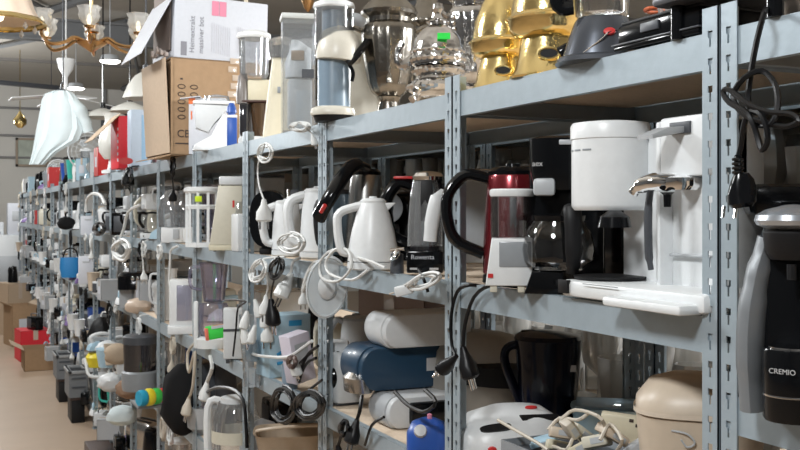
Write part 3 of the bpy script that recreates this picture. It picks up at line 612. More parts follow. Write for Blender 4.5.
# red and pale blue cartons (fifth / sixth rack)
t = thing('red_carton', 'red carton with white print and a big cardboard flap raised to the left', 'box', (.965, 6.27, ZT), AISLE+.03)
b = B(); b.box(-.13, .06, .160, .26, .12, .32, .002); b.build('body', REDCARD, t)
b = B(); b.box(-.14, -.1, .0, .30, .24, .004, M=Tr(0, 0, .32) @ R(.78, 'X')); b.build('raised_flap', CARDL, t)
b = B()
for i in range(6): b.box(-.02, -.001, .05+.038*i, .03, .001, .018)
b.build('print', PAPER, t)
t = thing('pale_blue_carton', 'pale blue carton standing against the red one', 'box', (1.062, 6.05, ZT), AISLE)
b = B(); b.box(-.07, .0, .17, .14, .115, .34, .002); b.box(-.06, .03, .33, .02, .12, .1, .002, M=R(-.2, 'X')); b.build('body', BLUECARD, t)
b = B(); b.box(.001, .02, .17, .001, .035, .28); b.build('blue_stripe', mat('pale_blue_stripe', (.25, .42, .6), .6), t)
t = thing('glass_shade_lamp', 'white glass table lamp shade beyond the red carton on the top shelf', 'lamp', at(112, 1.06, ZT), face(110))
b = B(); b.lathe([(.07, 0), (.07, .02), (.03, .03), (.02, .10)], 24); b.build('foot', WHITE, t)
b = B(); b.lathe([(.05, .10), (.085, .15), (.09, .22), (.07, .30), (.045, .36), (.05, .40), (.06, .42)], 28, flute=.03, fl_n=10); b.build('lamp_shade', SHADEE, t)
def fan(u, X, r, label):
    t = thing('desk_fan', label, 'fan', at(u, X, ZT), face(u))
    b = B(); b.lathe([(r*.5, 0), (r*.5, .015), (r*.1, .03), (.012, .05), (.012, .13)], 24); b.build('stand', WHITE2, t)
    cz = .10+r
    b = B(); b.tube([(r*math.cos(i*PI/12), -.02, cz+r*math.sin(i*PI/12)) for i in range(24)], .007, 6, closed=True, sub=1)
    for k in (.35, .6, .82): b.tube([(k*r*math.cos(i*PI/12), -.045+.02*k, cz+k*r*math.sin(i*PI/12)) for i in range(24)], .0025, 4, closed=True, sub=1)
    for i in range(18): a = i*PI/9; b.tube([(.1*r*math.cos(a), -.05, cz+.1*r*math.sin(a)), (r*math.cos(a), -.02, cz+r*math.sin(a))], .002, 4, sub=1)
    b.build('cage', WHITE2, t)
    b = B(); b.lathe([(.03, 0), (.03, .09), (.001, .1)], 16, M=Tr(0, .0, cz) @ R(-PI/2, 'X')); b.build('motor', WHITE, t)
    for i in range(3):
        b = B(); b.loft([(r*.25, 0, -.002, r*.2, .03, 2), (r*.25, 0, .002, r*.2, .03, 2)], 14, M=Tr(0, -.01, cz) @ R(i*2*PI/3, 'Y') @ Tr(r*.25, 0, 0) @ R(PI/2+.3, 'X')); b.build('blade', LGREY, t)
fan(88, 1.16, .17, 'white desk fan with round wire cage before the white hanging cloth')
fan(58, 1.2, .12, 'small round fan at the foot of the white hanging cloth')

# ================================================================ SECOND RACK, EYE-LEVEL SHELF
# combined drip / espresso machine, built from the aisle front
X = 1.02; ya = Yof(557, X); yb = Yof(703, X); W = ya-yb
t = thing('combination_coffee_machine', 'big white combined filter and espresso machine with round filter drum', 'coffee machine', (X, (ya+yb)/2, Z2), AISLE)
def lx(u, XX=X): return (ya+yb)/2 - Yof(u, XX)
b = B(); b.box(.0, .11, .019, W*.98, .21, .030, .008); b.box(.08, -.005, .010, W*.5, .05, .016, .006); b.build('base', WHITE, t)
b = B(); b.box(-W*.455, .004, .022, .03, .008, .024, .001); b.build('switch_panel', MBLACK, t)
xc = lx(608, 1.10); R_ = .070
b = B(); b.lathe([(R_*.92, .16), (R_*.99, .166), (R_, .17), (R_, .288), (R_*1.03, .289), (R_*1.03, .312), (R_*.98, .318), (R_*.5, .322), (.001, .322)], 48, c=(xc, .085, 0)); b.build('filter_drum', WHITE, t)
b = B(); b.lathe([(R_*.93, 0), (R_*.95, .005), (.001, .007)], 36, c=(xc, .085, .036)); b.build('hot_plate', MBLACK, t)
b = B(); 
for a in (-2.4, -2.05, -1.7, -1.35): 
    for k in range(5): b.box(R_*1.002, 0, .268, .001, .006, .003, M=Tr(xc, .085, 0) @ R(a+k*.045, 'Z'))
b.build('vent_slots', GREY, t)
b = B(); b.box(R_*1.002, 0, .19, .0012, .012, .006, M=Tr(xc, .085, 0) @ R(-2.5, 'Z')); b.build('badge', GREY, t)
b = B(); b.box(xc+.045, .16, .155, .13, .07, .30, .01); b.box(lx(648, 1.08), .12, .165, .012, .08, .29, .004); b.build('tower', WHITE, t)
xe = lx(682, 1.10); we = .115
b = B(); b.box(xe, .155, .16, we, .10, .31, .008); b.box(xe, .125, .265, we, .09, .10, .006); b.build('espresso_tower', WHITE, t)
b = B(); b.box(xe-.002, .078, .295, .05, .004, .02, .001); b.build('lid_recess', DGREY, t)
b = B(); b.prism([(0, 0), (-.065, -.012), (-.066, -.005), (-.03, .008), (0, .010)], -.02, .02, 'x', .002, M=Tr(xe-.01, .078, .287)); b.build('steam_flap', LGREY, t)
b = B(); b.lathe([(.030, -.02), (.034, -.012), (.034, .0), (.026, .003)], 28, c=(xe-.008, .082, .213)); b.tube([(xe-.008, .07, .205), (xe-.03, .034, .205), (xe-.052, .028, .195), (xe-.058, .026, .188)], [.016, .014, .010, .009], 10); b.build('brew_head', CHROME, t)
b = B(); b.tube([(xe-.054, .06, .202), (xe-.056, .056, .16), (xe-.055, .056, .09), (xe-.054, .06, .06)], [.006, .007, .007, .005], 10); b.build('filter_handle', DGREY, t)
b = B(); b.lathe([(.006, -.04), (.007, -.02), (.012, -.016)], 10, c=(xe+.0, .05, .205)); b.build('spout', BLACK, t)
b = B(); b.box(xe, .10, .085, we*.86, .012, .005, .002); b.build('tray_edge', LGREY, t)
b = B(); b.box(lx(600), -.0005, .031, .1, .001, .0014); b.build('trim_line', GREY, t)
b = B(); b.lathe([(.03, 0), (.026, .018), (.01, .03)], 20, c=(xc+.06, .05, .13)); b.build('valve', BLACK, t)
# black filter machine
u = 569; X = 1.125
t = thing('black_filter_coffee_maker', 'glossy black filter coffee maker with clear carafe, left of the white machine', 'coffee maker', at(u, X, Z2), face(u))
b = B(); b.box(-.004, .04, .152, .150, .07, .304, .014); b.loft([(-.004, .0, .20, .064, .055, 3), (-.004, 0, .235, .072, .062, 3), (-.004, .0, .30, .074, .066, 3), (-.004, 0, .305, .06, .05, 3)], 36); b.build('body', BLACK, t)
b = B(); b.prism([(-.085, 0), (-.01, 0), (-.01, .044), (-.07, .044)], -.085, .03, 'y', .004); b.build('base', BLACK, t)
b = B(); b.box(-.047, -.063, .205, .042, .014, .034, .012); b.build('grey_front_panel', LGREY, t)
b = B(); b.box(-.004, -.067, .291, .03, .004, .010, .003); b.build('badge', LGREY, t)
text('aex', .015, STICK, t, Tr(-.060, -.0665, .250) @ R(-.25, 'Z') @ FRONT, 'lettering')
b = B(); b.lathe([(.046, .046), (.066, .062), (.070, .085), (.062, .12), (.05, .138), (.050, .145)], 32, c=(-.02, -.045, 0), cap1=False); c = b.build('carafe', GLASS, t)
b = B(); b.lathe([(.052, .14), (.054, .15), (.02, .154), (.001, .154)], 28, c=(-.02, -.045, 0)); b.build('carafe_lid', BLACK, c)
b = B(); b.tube([(.0, -.09, .152), (.006, -.125, .162), (.008, -.132, .11), (.008, -.128, .062), (.006, -.118, .045)], [.016, .017, .016, .014, .012], 12, flat=.6, up=(1, 0, 0)); b.build('carafe_handle', MBLACK, c)
b = B(); b.lathe([(.047, .046), (.047, .052), (.04, .053)], 28, c=(-.02, -.045, 0)); b.build('steel_band', CHROME, c)
# red kettle
kettle('tall metallic red kettle with a big black loop handle to the left', at(513, 1.13, Z2), face(513), .066, .262, REDM, BLACK, hs='loop', hw=.078, taper=.84, hr=.0135, window=DGREY)
# small white machine with clear jar
u = 511; X = 1.032
t = thing('white_mini_chopper', 'small white appliance base with grey window standing before the red kettle', 'appliance', at(u, X, Z2), face(u))
b = B(); b.prism([(-.05, .012), (.042, .012), (.042, .105), (-.038, .105)], -.045, .045, 'y', .004); b.build('body', WHITE, t)
b = B(); b.box(.008, -.045, .074, .062, .004, .05, .002); b.build('grey_window', mat('grey_window', (.28, .30, .32), .25), t)
for x in (-.034, .02):
    b = B(); b.box(x, -.03, .006, .014, .02, .014, .002); b.build('foot', CREAM, t)
b = B(); b.box(-.04, -.0462, .032, .010, .002, .008); b.build('badge', RED, t)
b = B(); b.lathe([(.040, .106), (.041, .19), (.038, .19), (.037, .106)], 28, cap0=False, cap1=False); b.build('jar', GLASS, t)
b = B(); b.lathe([(.043, .188), (.045, .192), (.045, .200), (.041, .203), (.001, .202)], 32, c=(.002, 0, 0)); b.build('lid', WHITE, t)
cord('pair of black cables drooping over the shelf edge beside the second upright', [WP(520, 287, A+.03), WP(492, 285, A-.008), WP(474, 297, A-.012), WP(465, 325, A-.012), WP(463, 348, A-.014)], .0042, CORDB, plugd=(.2, -.2, -1), psc=1.35)
cord('black cable with white pinned plug hanging tight against the second upright', [WP(487, 288, A+.03), WP(470, 285, A-.008), WP(457, 292, A-.014), WP(451, 318, A-.018), WP(452, 345, A-.02), WP(456, 356, A-.025)], .0042, CORDB, plugd=(-.3, .6, -.6), psc=1.1)
b = B(); t = thing('grey_wire_basket', 'small grey metal box at the back of the eye level shelf above the red kettle', 'box', at(500, 1.46, Z2), face(500)); b.box(0, 0, .14, .26, .04, .26, .006); b.build('body', LGREY, t); b = B(); b.box(0, 0, .275, .27, .05, .012, .003); b.build('lid', STEEL, t)
toaster('black toaster added to darken the corner behind the black filter coffee maker', at(620, 1.40, Z2), AISLE, .26, .16, .2, BLACK)  # second-row appliance added to darken the shelf background
coffee('plain black coffee maker added to darken the back, between red kettle and glossy filter machine', at(545, 1.38, Z2), face(545), .16, .18, .27, BLACK, DSMOKE)  # added like the toaster, black to deepen the background

# ================================================================ THIRD RACK, EYE-LEVEL SHELF
t = kettle('steel kettle with long black open handle marked red, crossing the third upright', at(366, 1.19, Z2), 0, .066, .30, STEEL, BLACK, lidm=BLACK, hs='open', hw=.02, taper=.72, hr=.012, spout=False)
for c_ in list(t.children):
    if c_.name.startswith('handle'): bpy.data.objects.remove(c_)
o_ = Vector(t.location); b = B(); b.tube([p_-o_ for p_ in (WP(366, 168, 1.17), WP(356, 165, 1.12), WP(345, 174, 1.07), WP(334, 191, 1.025), WP(324, 207, .998), WP(319, 217, .992))], [.014, .022, .019, .019, .019, .020], 12, flat=1.25, up=(0, 0, 1)); h_ = b.build('handle', BLACK, t)
b = B(); b.tube([p_-o_ for p_ in (WP(325, 205, .978), WP(321, 212, .974))], .006, 8, sub=1); b.build('red_mark', RED, h_)
t = kettle('dark grey blue slanted kettle just behind the third upright', at(340, 1.14, Z2), face(340), .05, .235, mat('dark_slate_plastic', (.05, .075, .095), .3), MBLACK, hs='none2', hw=.03, taper=.7)
kettle('plump white kettle with wide handle left, in front of the steel kettle', at(373, 1.068, Z2), face(373), .070, .200, WHITE, WHITE, lidm=WHITE, basem=WHITE2, hs='box', hw=.034, taper=.52, hr=.012)
t = kettle('smoky kettle with thick black curved handle and red hinge', at(427, 1.22, Z2), face(427), .055, .26, DSMOKE, BLACK, hs='loop', hw=.058, taper=.8, hr=.019)
b = B(); b.box(-.062, -.01, .252, .06, .03, .008, .003); b.build('red_hinge', RED, t)
u = 384; t = thing('steel_tin', 'grey steel tin lying behind the white kettle', 'tin', at(u, 1.30, Z2), face(u))
b = B(); b.lathe([(.05, 0), (.05, .12), (.048, .122)], 28, M=Tr(.01, .02, .17) @ R(PI/2, 'X')); b.build('can', GREY, t); b = B(); b.lathe([(.02, .122), (.018, .126), (.001, .127)], 20, M=Tr(.01, .02, .17) @ R(PI/2, 'X')); b.build('knob', BLACK, t)
b = B(); b.box(0, .01, .06, .1, .1, .12, .01); b.build('foot', DGREY, t)
u = 425; X = 1.09
t = thing('clear_chopper', 'clear plastic food chopper on a black labelled base with chrome lid', 'food chopper', at(u, X, Z2), face(u))
b = B(); b.box(0, 0, .034, .090, .082, .054, .004); pb = b.build('black_base', BLACK, t)
text('Rowenta', .016, PAPER, pb, Tr(-.006, -.0425, .046) @ FRONT)
b = B(); b.box(-.028, -.0465, .018, .018, .001, .005); b.box(.022, -.0465, .018, .022, .001, .005); b.build('control_marks', STICK, pb)
b = B(); b.lathe([(.044, .072), (.043, .12), (.037, .2), (.030, .235), (.027, .235), (.034, .2), (.040, .12), (.04, .075)], 28, cap0=False, cap1=False); b.build('jar', ACRYL, t)
b = B(); b.lathe([(.038, .236), (.040, .245), (.034, .254), (.02, .258), (.001, .259)], 28, c=(.008, 0, 0)); b.build('lid', CHROME, t)
b = B(); b.box(.004, -.036, .185, .030, .004, .10, .001, M=R(0, 'X')); b.build('black_label', MBLACK, t)
b = B(); b.tube([(.045, -.03, .205), (.030, -.045, .19), (.018, -.05, .14), (.012, -.05, .085)], [.008, .013, .013, .012], 12, flat=1.4); b.build('curved_handle', WHITE, t)
cord('white cable bundle tied with a black strap beside a white adapter on the shelf edge', coilpts(424, 281, A-.018, 18, 7, 5, 21, tail=[(402, 287)], tilt=-.35), .0036, CORDW, plugd=None, tie=[WP(419, 270, A-.03), WP(424, 280, A-.034), WP(428, 292, A-.03)])
t = thing('power_adapter', 'white power adapter block at the end of the tied bundle', 'adapter', WP(404, 290, A-.03), face(404)); b = B(); b.box(0, 0, 0, .045, .03, .024, .004, M=R(-.25, 'Y')); b.build('block', WHITE, t)
for s in (0, 1):
    b = B(); b.tube([(-.024, -.004+s*.008, -.006), (-.036, -.004+s*.008, -.010)], .002, 6, sub=1); b.build('pin', CHROME, t)
t = thing('chrome_spigot', 'little chrome tap between the white kettle and the chopper', 'tap', at(397, 1.048, Z2), face(397))
b = B(); b.tube([(0, .01, .05), (0, -.01, .055), (-.004, -.02, .045), (-.016, -.022, .036)], [.008, .009, .007, .006], 10); b.build('spout', CHROME, t)
b = B(); b.tube([(-.018, -.01, .06), (.018, -.01, .064)], .004, 8, sub=1); b.build('cross_handle', CHROME, t)
b = B(); b.lathe([(.018, 0), (.016, .05), (.001, .052)], 16, c=(0, .014, 0)); b.build('stand', DGREY, t)
# transparent round lid with cable hung over the beam
c = WP(327, 287, A-.03); t = thing('round_plastic_lid', 'round translucent white lid hanging in coiled cable on the third upright', 'lid', c, face(327))
s_ = S(327, A-.03); r = 21/s_
b = B(); b.loft([(0, 0, -.008, r, r*1.5, 2), (0, 0, .004, r, r*1.5, 2), (0, 0, .008, r*.93, r*1.4, 2), (0, 0, .0, r*.88, r*1.33, 2), (0, 0, -.004, r*.5, r*.7, 2)], 40, M=R(PI/2, 'X') @ R(-.15, 'Z')); b.build('disc', glass('translucent_white', (.9, .93, .95), .15, .55, (.8, .84, .86)), t)
b = B(); b.loft([(0, 0, .004, r*.45, r*.6, 2), (0, 0, .012, r*.4, r*.5, 2), (0, 0, .02, r*.1, r*.1, 2)], 24, M=R(PI/2, 'X')); b.build('inner_dome', WHITE2, t)
cord('white cable looping in wide arcs over the translucent round lid', [WP(385, 268, A-.02), WP(372, 262, A-.02), WP(352, 256, A-.03), WP(333, 250, A-.045), WP(320, 262, A-.05), WP(322, 278, A-.055), WP(338, 281, A-.055), WP(351, 268, A-.05), WP(348, 251, A-.045), WP(336, 249, A-.05), WP(326, 262, A-.055), WP(330, 274, A-.055), WP(352, 280, A-.03), WP(368, 270, A-.02)], .0042, CORDW, plugd=None)
cord('white cable hanging in a narrow loop left of the round translucent lid', [WP(330, 262, A-.015), WP(314, 262, A-.015), WP(305, 278, A-.02), WP(302, 294, A-.02), WP(306, 284, A-.022), WP(316, 266, A-.02), WP(320, 262, A-.015), WP(308, 272, A-.02), WP(303, 292, A-.02)], .004, CORDW, plugd=(0, 0, -1), psc=.8)

# ================================================================ FOURTH RACK, EYE-LEVEL SHELF
kettle('white kettle with broad C handle just left of the third upright', at(318, 1.16, Z2), face(318), .062, .245, WHITE, WHITE, lidm=WHITE, basem=WHITE2, hs='box', hw=.05, taper=.8, hr=.017)
kettle('white kettle with broad C handle, left of the upright slab', at(287, 1.12, Z2), face(287), .055, .205, WHITE, WHITE, lidm=WHITE, basem=WHITE2, hs='box', hw=.04, taper=.8, hr=.015)
t = thing('upright_grill_slab', 'thin dark slab standing between the two C handled white kettles', 'grill', at(293, 1.20, Z2), face(293)); b = B(); b.box(0, 0, .12, .045, .18, .24, .004); b.build('body', DGREY, t); b = B(); b.box(-.018, -.0, .12, .014, .185, .245, .003); b.build('steel_edge', STEEL, t)
t = thing('round_waffle_iron', 'round glossy black waffle iron standing on edge behind a white plug', 'waffle iron', at(270, 1.115, Z2), face(270)-.1)
b = B(); b.loft([(0, 0, -.05, .062, .098, 2.6), (0, 0, -.04, .072, .108, 2.6), (0, 0, .0, .074, .11, 2.6), (0, 0, .06, .07, .105, 2.6)], 36, M=Tr(0, 0, .13) @ R(PI/2, 'X')); b.build('body', BLACK, t)
b = B(); b.box(.0, .0, .012, .07, .09, .024, .004); b.build('foot', MBLACK, t)
t = thing('white_box_heater', 'white boxy appliance below the black waffle iron', 'appliance', at(256, 1.10, Z2), AISLE); b = B(); b.box(-.1, 0, .075, .1, .12, .15, .008); b.build('body', WHITE2, t); b = B(); b.box(-.04, 0, .06, .012, .07, .04, .003); b.build('side_panel', GREY, t)
t = thing('grey_canister', 'pale grey canister at the back left of the waffle iron', 'canister', at(270, 1.28, Z2), face(270)); b = B(); b.lathe([(.06, 0), (.062, .30), (.058, .305)], 28); b.build('body', LGREY, t); b = B(); b.lathe([(.063, .305), (.063, .318), (.001, .322)], 28); b.build('lid', DGREY, t)
cord('white cable coiled at the top shelf edge, its plug dangling before the black waffle iron', coilpts(265, 153, A-.02, 8.5, 10, 5, 31, tail=[(258, 165), (259, 185), (264, 200)]), .0032, CORDW, plugd=(0, 0, -1), psc=1.5)
cord('tangle of white cable on the eye level shelf edge, fourth rack', coilpts(291, 243, A-.02, 14, 11, 5, 33), .0034, CORDW, plugd=None)
cord('white cable coiled over the shelf edge, hanging left of a black coil', coilpts(258, 271, A-.03, 8, 12, 5, 35, head=[(285, 257), (268, 258)], tail=[(268, 283), (266, 296)], tilt=.4), .0036, CORDW, plugd=(0, 0, -1), psc=1.3)
cord('black cable coiled over the shelf edge with black plug', coilpts(276, 269, A-.045, 7, 12, 5, 36, tail=[(272, 288), (271, 300)], tilt=.3), .0032, CORDB, plugd=(.1, 0, -1), psc=1.7)
cord('white plug hanging alone right of the black coil', [WP(300, 258, A-.01), WP(293, 262, A-.02), WP(291, 274, A-.02)], .005, CORDW, plugd=(-.5, 0, -1), psc=1.7)

# ================================================================ FIFTH / SIXTH RACK, EYE-LEVEL SHELF
def cream_machine():
    u = 226; X = 1.06
    t = thing('cream_coffee_machine', 'tall cream slanted coffee machine with a red mark, fifth rack', 'coffee machine', at(u, X, Z2), face(u))
    b = B(); b.prism([(-.066, .022), (.066, .022), (.066, .265), (-.03, .265)], -.07, .07, 'y', .006); b.build('body', CREAM, t)
    b = B(); b.prism([(-.068, .0), (.06, .0), (.066, .022), (-.07, .022)], -.072, .072, 'y', .004); b.build('base', YCREAM, t)
    b = B(); b.box(.022, 0, .285, .10, .14, .036, .006); b.build('lid', WHITE2, t)
    b = B(); b.box(.030, -.0705, .19, .008, .002, .028); b.build('red_mark', RED, t)
    b = B(); b.box(.052, -.04, .10, .030, .07, .2, .006); b.build('water_tank', ACRYL, t)
    for x in (-.045, .05):
        b = B(); b.box(x, -.03, -.0, .014, .03, .01, .002); b.build('foot', DGREY, t)
cream_machine()
t = thing('white_rib_container', 'white ribbed open container with neon yellow sticker left of the cream machine', 'container', at(203, 1.06, Z2), face(203))
b = B(); b.lathe([(.075, .24), (.085, .25), (.085, .262), (.07, .27), (.001, .272)], 24); b.build('lid', WHITE, t)
b = B()
for i in range(10): a = 2*PI*i/10; b.box(.072*math.cos(a), .072*math.sin(a), .125, .012, .012, .24)
b.lathe([(.078, .0), (.078, .02), (.07, .02), (.001, .01)], 24); b.lathe([(.076, .17), (.08, .185), (.074, .19)], 24, cap0=False, cap1=False); b.build('ribbed_cage', WHITE, t)
b = B(); b.box(-.02, -.082, .215, .03, .004, .025, .001); b.build('neon_sticker', mat('neon_yellow_sticker', (.6, .8, .02), .6), t)
jug('violet clear jug behind the cream machine', at(219, 1.33, Z2), face(219), .09, .3, VIOLG)
t = thing('steel_kettle_back', 'dark steel pot with glass lid at the back of the fifth rack', 'pot', at(238, 1.36, Z2), face(238)); b = B(); b.lathe([(.09, 0), (.09, .2), (.088, .2)], 28); b.build('pot', DSTEEL, t); b = B(); b.lathe([(.092, .2), (.07, .235), (.02, .25), (.001, .27)], 28); b.build('lid', GLASS, t)
kettle('pale kettle under the third shelf edge, standing right beside the cream machine', at(247, 1.14, Z2), face(247), .05, .22, WHITE2, LGREY, hw=.03)
for i, (u, X, lb) in enumerate([(172, 1.06, 'left'), (184, 1.12, 'right')]):
    t = thing('clear_dome_container', 'clear domed container on a white base, %s of the pair in the sixth rack' % lb, 'container', at(u, X, Z2), face(u))
    b = B(); b.box(0, 0, .04, .11, .12, .08, .01); b.build('base', WHITE, t)
    b = B(); b.lathe([(.065, .08), (.07, .16), (.055, .23), (.03, .265), (.001, .275)], 24); b.build('dome', ACRYL, t)
    b = B(); b.box(.02, -.063, .045, .03, .006, .05, .002); b.build('panel', YCREAM if i else LGREY, t)
t = thing('brown_teapot', 'brown dome at the back of the sixth rack behind clear containers', 'pot', at(183, 1.34, Z2), face(183)); b = B(); b.lathe([(.07, 0), (.10, .08), (.10, .2), (.06, .27), (.001, .29)], 24); b.build('body', BROWN, t); b = B(); b.lathe([(.012, .28), (.018, .3), (.001, .31)], 12); b.build('knob', BLACK, t)
cord('white cable running over the beam edge in the sixth rack', [WP(178, 246, A-.01), WP(171, 250, A-.02), WP(170, 262, A-.02), WP(169, 285, A-.02)], .006, CORDW, plugd=None)

# ================================================================ SECOND RACK, SHELF BELOW EYE LEVEL
t = fryer('beige food bin with domed lid and small swoosh mark, lower right beside the nearest upright', at(700, 1.19, Z3), face(700), .108, .31, BEIGE, BEIGE, name='food_bin', cat='food bin', p=2.8)
for c in list(t.children):
    if c.name.startswith('control_panel'): bpy.data.objects.remove(c)
b = B(); b.tube([(-.045, -.093, .225), (-.02, -.099, .222), (-.008, -.099, .208), (-.02, -.097, .2), (-.03, -.097, .212)], .0018, 6); b.build('swoosh_mark', LGREY, t)
b = B(); b.loft([(0, 0, .245, .112, .102, 2.8), (0, 0, .253, .112, .102, 2.8)], 32, cap0=False, cap1=False); b.build('rim', mat('beige_rim', (.62, .53, .43), .4), t)
t = thing('black_coffee_jug', 'tall glossy blue-black jug with handle on a dark box, shelf below eye level', 'jug', at(548, 1.36, Z3+.066), face(548)); t.scale = (1.08, 1.08, 1.12)
b = B(); b.loft([(0, 0, 0, .060, .06, 2), (0, 0, .008, .063, .063, 2), (0, 0, .03, .064, .064, 2), (0, 0, .15, .074, .074, 2.2), (0, 0, .185, .077, .077, 2.2)], 36); b.build('body', NAVYB, t)
b = B(); b.loft([(0, 0, .186, .078, .078, 2.2), (0, 0, .194, .074, .074, 2.2), (-.015, 0, .2, .05, .05, 2), (-.02, 0, .204, .02, .02, 2)], 30); b.prism([(-.075, .186), (-.06, .203), (-.03, .205), (-.03, .188)], -.012, .012, 'y', .002); b.build('lid', NAVYB, t)
b = B(); b.tube([(-.06, -.01, .175), (-.092, -.015, .165), (-.098, -.015, .135), (-.078, -.012, .08), (-.062, -.01, .04)], .0085, 10, flat=1.4); b.build('handle', NAVYB, t)
b = B(); b.box(.055, -.054, .128, .014, .001, .014, M=R(0, 'X')); b.build('price_sticker', STICK, t)
t = thing('dark_appliance_box', 'flat dark brown box carrying the black jug', 'box', at(556, 1.36, Z3), face(556)); b = B(); b.box(0.01, .01, .030, .31, .22, .060, .003); b.build('body', BROWN, t); b = B(); b.box(.01, -.101, .045, .28, .002, .012); b.build('label_strip', DGREY, t)
t = thing('glossy_black_dish', 'glossy black round dish with clear pads under the black jug', 'dish', at(545, 1.36, Z3+.060), face(545)); b = B(); b.lathe([(.11, 0), (.125, .004), (.12, .006), (.001, .0055)], 40); b.build('dish', NAVYB, t)
t = thing('grey_rotisserie', 'grey beige rounded grill with black opening at the back behind the second upright', 'grill', at(480, 1.40, Z3), AISLE+.5)
b = B(); b.loft([(0, 0, 0, .16, .11, 3), (0, 0, .11, .16, .11, 3), (0, 0, .19, .15, .10, 3), (0, 0, .235, .11, .07, 2.6), (0, 0, .245, .07, .04, 2.4)], 32); b.build('body', mat('grey_beige_plastic', (.30, .28, .25), .45), t)
b = B(); b.loft([(.06, -.03, .11, .12, .095, 3), (.06, -.03, .16, .11, .085, 3), (.06, -.03, .18, .07, .05, 2.6)], 30); b.build('black_opening', MBLACK, t)
t = thing('pale_blue_tub', 'pale blue plastic tub at the back right of the black jug', 'tub', at(610, 1.43, Z3), face(610)); t.scale = (.8, .8, .72); b = B(); b.loft([(0, 0, 0, .09, .07, 4), (0, 0, .17, .11, .085, 4), (0, 0, .18, .115, .09, 4)], 30); b.build('body', LBLUE, t)
b = B(); b.box(0, 0, .185, .2, .15, .012, .004); b.build('lid', BLUEG, t)
# white vacuum sealer like appliance at the front
u = 508; X = 1.18
t = thing('white_handheld_appliance', 'white rounded appliance with black hand hole, black strip and red button, bottom centre', 'appliance', at(u, X, Z3), face(u)+.25); t.scale = (1.12, 1.0, .74)
b = B(); b.loft([(0, 0, 0, .10, .09, 3), (0, 0, .05, .112, .10, 3), (0, 0, .12, .108, .095, 2.8), (.008, .01, .16, .09, .08, 2.6), (.02, .02, .182, .055, .05, 2.3), (.024, .02, .186, .02, .02, 2)], 44); b.build('body', WHITE, t)
b = B(); b.loft([(0, 0, -.012, .032, .012, 2.6), (0, 0, .004, .032, .012, 2.6)], 24, M=Tr(-.042, -.075, .145) @ R(.75, 'X') @ R(-.3, 'Y')); b.build('hand_hole', MBLACK, t)
b = B(); b.box(0, 0, 0, .085, .022, .005, .001, M=Tr(.055, -.05, .165) @ R(.65, 'X') @ R(.15, 'Y') @ R(.12, 'Z')); b.build('black_strip', MBLACK, t)
b = B(); b.loft([(0, 0, 0, .013, .007, 2), (0, 0, .005, .012, .006, 2), (0, 0, .007, .004, .002, 2)], 18, M=Tr(.045, -.015, .186) @ R(.4, 'X')); b.build('red_button', RED, t)
b = B(); b.lathe([(.009, 0), (.008, .006), (.001, .008)], 16, M=Tr(-.055, -.102, .09) @ R(PI/2, 'X')); b.build('red_lamp', RED, t)
# wire basket tray of adapters
t = thing('adapter_crate', 'shallow grey crate filled with loose adapters at the bottom of the photograph', 'crate', at(592, 1.13, Z3), AISLE)
b = B(); w, d, h = .34, .20, .125
b.box(0, 0, .002, w, d, .004); b.box(0, -d/2, h/2, w, .004, h); b.box(0, d/2, h/2, w, .004, h); b.box(-w/2, 0, h/2, .004, d, h); b.box(w/2, 0, h/2, .004, d, h); b.build('body', GREY, t)
b = B(); b.box(0, 0, .06, w-.012, d-.012, .1); b.build('lining', DGREY, t)
AD = [(520, 446, 'white', WHITE, (.055, .04, .012), .5), (545, 437, 'white', LBLUE, (.060, .035, .012), -.5), (558, 443, 'cream', YCREAM, (.05, .04, .02), .3), (580, 430, 'cream', CREAM, (.055, .045, .022), .9),
      (570, 425, 'tan', CORDC, (.04, .03, .02), 1.3), (597, 438, 'cream', CREAM, (.05, .035, .022), -.4), (612, 431, 'grey beige', BEIGE, (.055, .04, .018), .8), (637, 444, 'grey', LGREY, (.045, .035, .022), -.9), (561, 430, 'beige', BEIGE, (.045, .03, .02), .2), (585, 443, 'dull yellow', YCREAM, (.06, .04, .02), -.8)]
POS = ['small tilted block at the left end of the adapter crate', 'pale blue flat block lying across the adapter pile', 'cream block with rounded edges at the front of the adapter pile', 'cream block standing on edge in the middle of the adapter pile', 'small tan block at the back of the adapter pile',
       'cream block leaning right in the adapter pile', 'grey beige flat block at the right of the adapter pile', 'grey small block at the far right end of the adapter pile', 'narrow beige block wedged upright in the adapter pile', 'yellowed block at the very front middle of the adapter pile']
for i, ((u, v, cn, m, sz, a), lb) in enumerate(zip(AD, POS)):
    X = 1.085+.012*(i % 4); p = WP(u, v, X); p.z -= .006
    t = thing('power_adapter', lb, 'adapter', p, face(u)+a*.6, 'loose adapters in the crate')
    M = R(a*.7, 'Y') @ R(.3*math.sin(i*2.1), 'X')
    b = B(); b.box(0, 0, 0, *sz, .004, M=M); b.build('block', m, t)
    b = B(); b.box(sz[0]*.1, -sz[1]/2-.0005, 0, sz[0]*.5, .001, sz[2]*.5, M=M); b.build('rating_label', LGREY, t)
    for s in (-1, 1):
        b = B(); b.tube([(sz[0]/2, s*.007, 0), (sz[0]/2+.016, s*.007, 0)], .002, 6, sub=1, M=M); b.build('pin', CHROME, t)
t = thing('cream_socket_plate', 'flat cream socket plate with dark marks propped behind the adapter pile', 'plate', WP(626, 428, 1.16)+Vector((0, 0, 0)), face(626))
b = B(); b.box(0, 0, 0, .095, .03, .05, .005, M=R(.10, 'Y')); b.build('body', YCREAM, t)
b = B()
for x, z in ((.02, .01), (-.028, .004), (.008, .018)): b.box(x, -.0155, z, .008, .001, .006, .0003, M=R(.10, 'Y'))
b.build('dark_marks', PRINTD, t)
cord('thin beige cable stretched over the adapter pile', [WP(498, 420, 1.05), WP(515, 430, 1.05), WP(536, 442, 1.05), WP(548, 450, 1.05)], .0035, CORDC, plugd=None)
